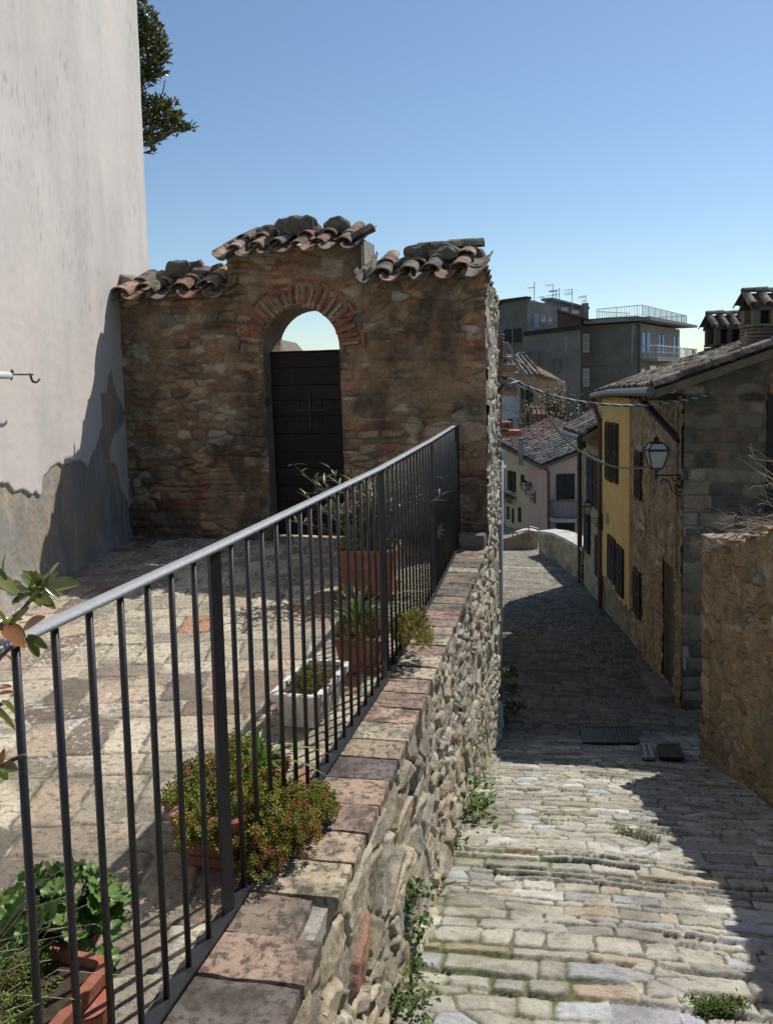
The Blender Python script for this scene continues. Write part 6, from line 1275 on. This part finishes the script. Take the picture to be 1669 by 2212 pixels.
# gable seen through the arch
dh = empty('distant_house', PX(580, 745, 22), 'far grey gable with a small chimney seen through the arch above the door', 'house')
DF = Face(PX(580, 745, 22)[:2], (1, -.1)); fpoly(DF, dh, [(540, 800), (594, 800), (594, 757), (583, 742), (572, 729), (555, 745), (540, 760)], 4, (.3, .28, .25)); fpoly(DF, dh, [(540, 762), (555, 747), (572, 731), (585, 745), (597, 759), (597, 755), (585, 741), (572, 726), (555, 742), (540, 757)], 4.2, (.2, .16, .13), 'roof', .15); fpoly(DF, dh, [(592, 762), (599, 762), (599, 740), (592, 740)], .3, (.25, .2, .17), 'chimney', -.3); DF = None

# ================================================================== STREET FURNITURE AND WEEDS
def grate(x0, y0, x1, y1, x2, y2, x3, y3, col, lab, bars=9, name='drain_grate', frame=.03):
    P = [at_street(x0, y0), at_street(x1, y1), at_street(x2, y2), at_street(x3, y3)]; P = [p + np.array([0, 0, -.004]) for p in P]; m = MB()
    L = lambda s, t: (P[0] * (1 - s) + P[1] * s) * (1 - t) + (P[3] * (1 - s) + P[2] * s) * t
    up = np.array([0, 0, .035])
    def strip(s0, s1, t0, t1, c, h=1.): m.hexa([L(s0, t0), L(s1, t0), L(s1, t1), L(s0, t1), L(s0, t0) + up * h, L(s1, t0) + up * h, L(s1, t1) + up * h, L(s0, t1) + up * h], c)
    strip(0, 1, 0, 1, tuple(c * .4 for c in col), .5); strip(0, 1, 0, .07, col); strip(0, 1, .93, 1, col); strip(0, .04, .07, .93, col); strip(.96, 1, .07, .93, col)
    for k in range(bars): s = .04 + .92 * (k + .3) / bars; strip(s, s + .92 / bars * .55, .07, .93, col, .95)
    tag(m.build(name, m_metal), lab, 'grate' if bars > 3 else 'cover')
grate(1252, 1572, 1372, 1572, 1382, 1609, 1258, 1609, (.05, .045, .045), 'large dark iron drain grate sunk in the shaded cobbles', 14); grate(1417, 1612, 1466, 1612, 1478, 1641, 1424, 1641, (.06, .055, .05), 'smaller drain grate at the foot of the ochre wall', 7)
grate(1380, 1612, 1406, 1612, 1414, 1641, 1386, 1641, (.34, .34, .33), 'pale square stone cover between the two drain grates', 2, 'stone_cover')
def weed(pts, lab, n=60, col=(.10, .17, .035), L=.09, spread=.07, seed=0, name='weed', broad=.4):
    c = np.mean([p for p in pts], axis=0); m = MB(); r_ = random.Random(seed)
    for k in range(n):
        p = pts[r_.randrange(len(pts))] + np.array([r_.gauss(0, spread), r_.gauss(0, spread), 0])
        if r_.random() < broad: leaf(m, p + [0, 0, r_.uniform(0, L)], (r_.uniform(-1, 1), r_.uniform(-1, 1), r_.uniform(0, 1)), (r_.uniform(-.4, .4), r_.uniform(-.4, .4), 1), L * .4, L * .28, jit(col, .3), .2, 3)
        else: blades(m, p, 1, L * r_.uniform(.5, 1.1), L * 1.1, col, r_.randrange(9999), .004)
    tag(m.build(name, m_grass), lab, 'weed', 'weeds growing along the foot of the wall and between cobbles', 'stuff')
def wp(py, z, n_=.04): y = float(py); return np.array([wall_x(y) + n_, y, street_z(y) + z])
weed([wp(5.75 + k * .07, .05, .10) for k in range(4)], 'grassy weed tuft fanning out from the wall foot halfway down the lit cobbles', 130, L=.14, seed=1)
weed([wp(6.3, .08), wp(6.2, .16, .03), wp(6.1, .02, .05)], 'upright leafy weed climbing the wall foot just above the grassy tuft', 120, L=.10, seed=2, broad=.8)
weed([wp(6.9, .25, .03), wp(6.85, .4, .03), wp(6.95, .1, .03), wp(7.1, .62, .03)], 'thin strip of ivy growing up the rubble wall beyond the leafy weed', 130, L=.06, spread=.03, seed=3, broad=.95)
weed([wp(3.72, .12, .03), wp(3.7, .22, .02), wp(3.6, .02, .04), wp(3.78, .3, .02)], 'ivy patch on the rubble wall nearest the camera', 190, (.07, .13, .03), .07, .035, 4, broad=.95)
weed([wp(3.3, .0, .06), wp(3.15, -.0, .12), wp(3.4, .03, .05), wp(3.22, .05, .02)], 'low leafy weeds at the wall foot at the very bottom of the photo', 170, (.09, .15, .04), .07, .05, 5, broad=.8)
weed([wp(5.2, .03, .04), wp(5.0, .1, .03)], 'small dark weed on the wall foot between the ivy and the grassy tuft', 70, (.07, .1, .03), .07, .04, 6, broad=.8)
weed([at_street(1500 + k * 16, 2178 + (k % 2) * 10) for k in range(7)], 'flat green moss patch on the cobbles by the shadow edge at the bottom', 1500, (.10, .15, .035), .035, .02, 7, broad=.6)
weed([at_street(1345 + k * 14, 1800 + 3 * k) for k in range(6)], 'thin line of grass in a cobble joint left of the shadow edge', 420, (.12, .15, .05), .035, .018, 8)
weed([at_street(1350 + k * 12, 1857 + k) for k in range(6)], 'shorter grass line in the next joint below', 90, (.12, .15, .05), .022, .03, 18)
weed([wp(9.75, .3, .12), wp(9.8, .5, .1), wp(9.7, .1, .15)], 'dark bushy weed in the shade at the foot of the grey downpipe', 260, (.06, .1, .03), .12, .05, 9, broad=.8)
tw = MB(); r_ = random.Random(4)
for (a, b_) in (((930, 1945), (1010, 1928)), ((945, 1950), (985, 1925)), ((925, 1915), (950, 1950)), ((1050, 1735), (1088, 1722)), ((900, 1890), (955, 1950))):
    p = at_street(*a) + [0, 0, .04]; q = at_street(*b_) + [0, 0, .06]; tw.tube([p, (p + q) / 2 + [0, 0, .03], q], [.005, .004, .002], 5, (.12, .10, .08))
tag(tw.build('fallen_twigs', m_bark), 'few dry twigs lying by the wall foot on the cobbles', 'twigs')
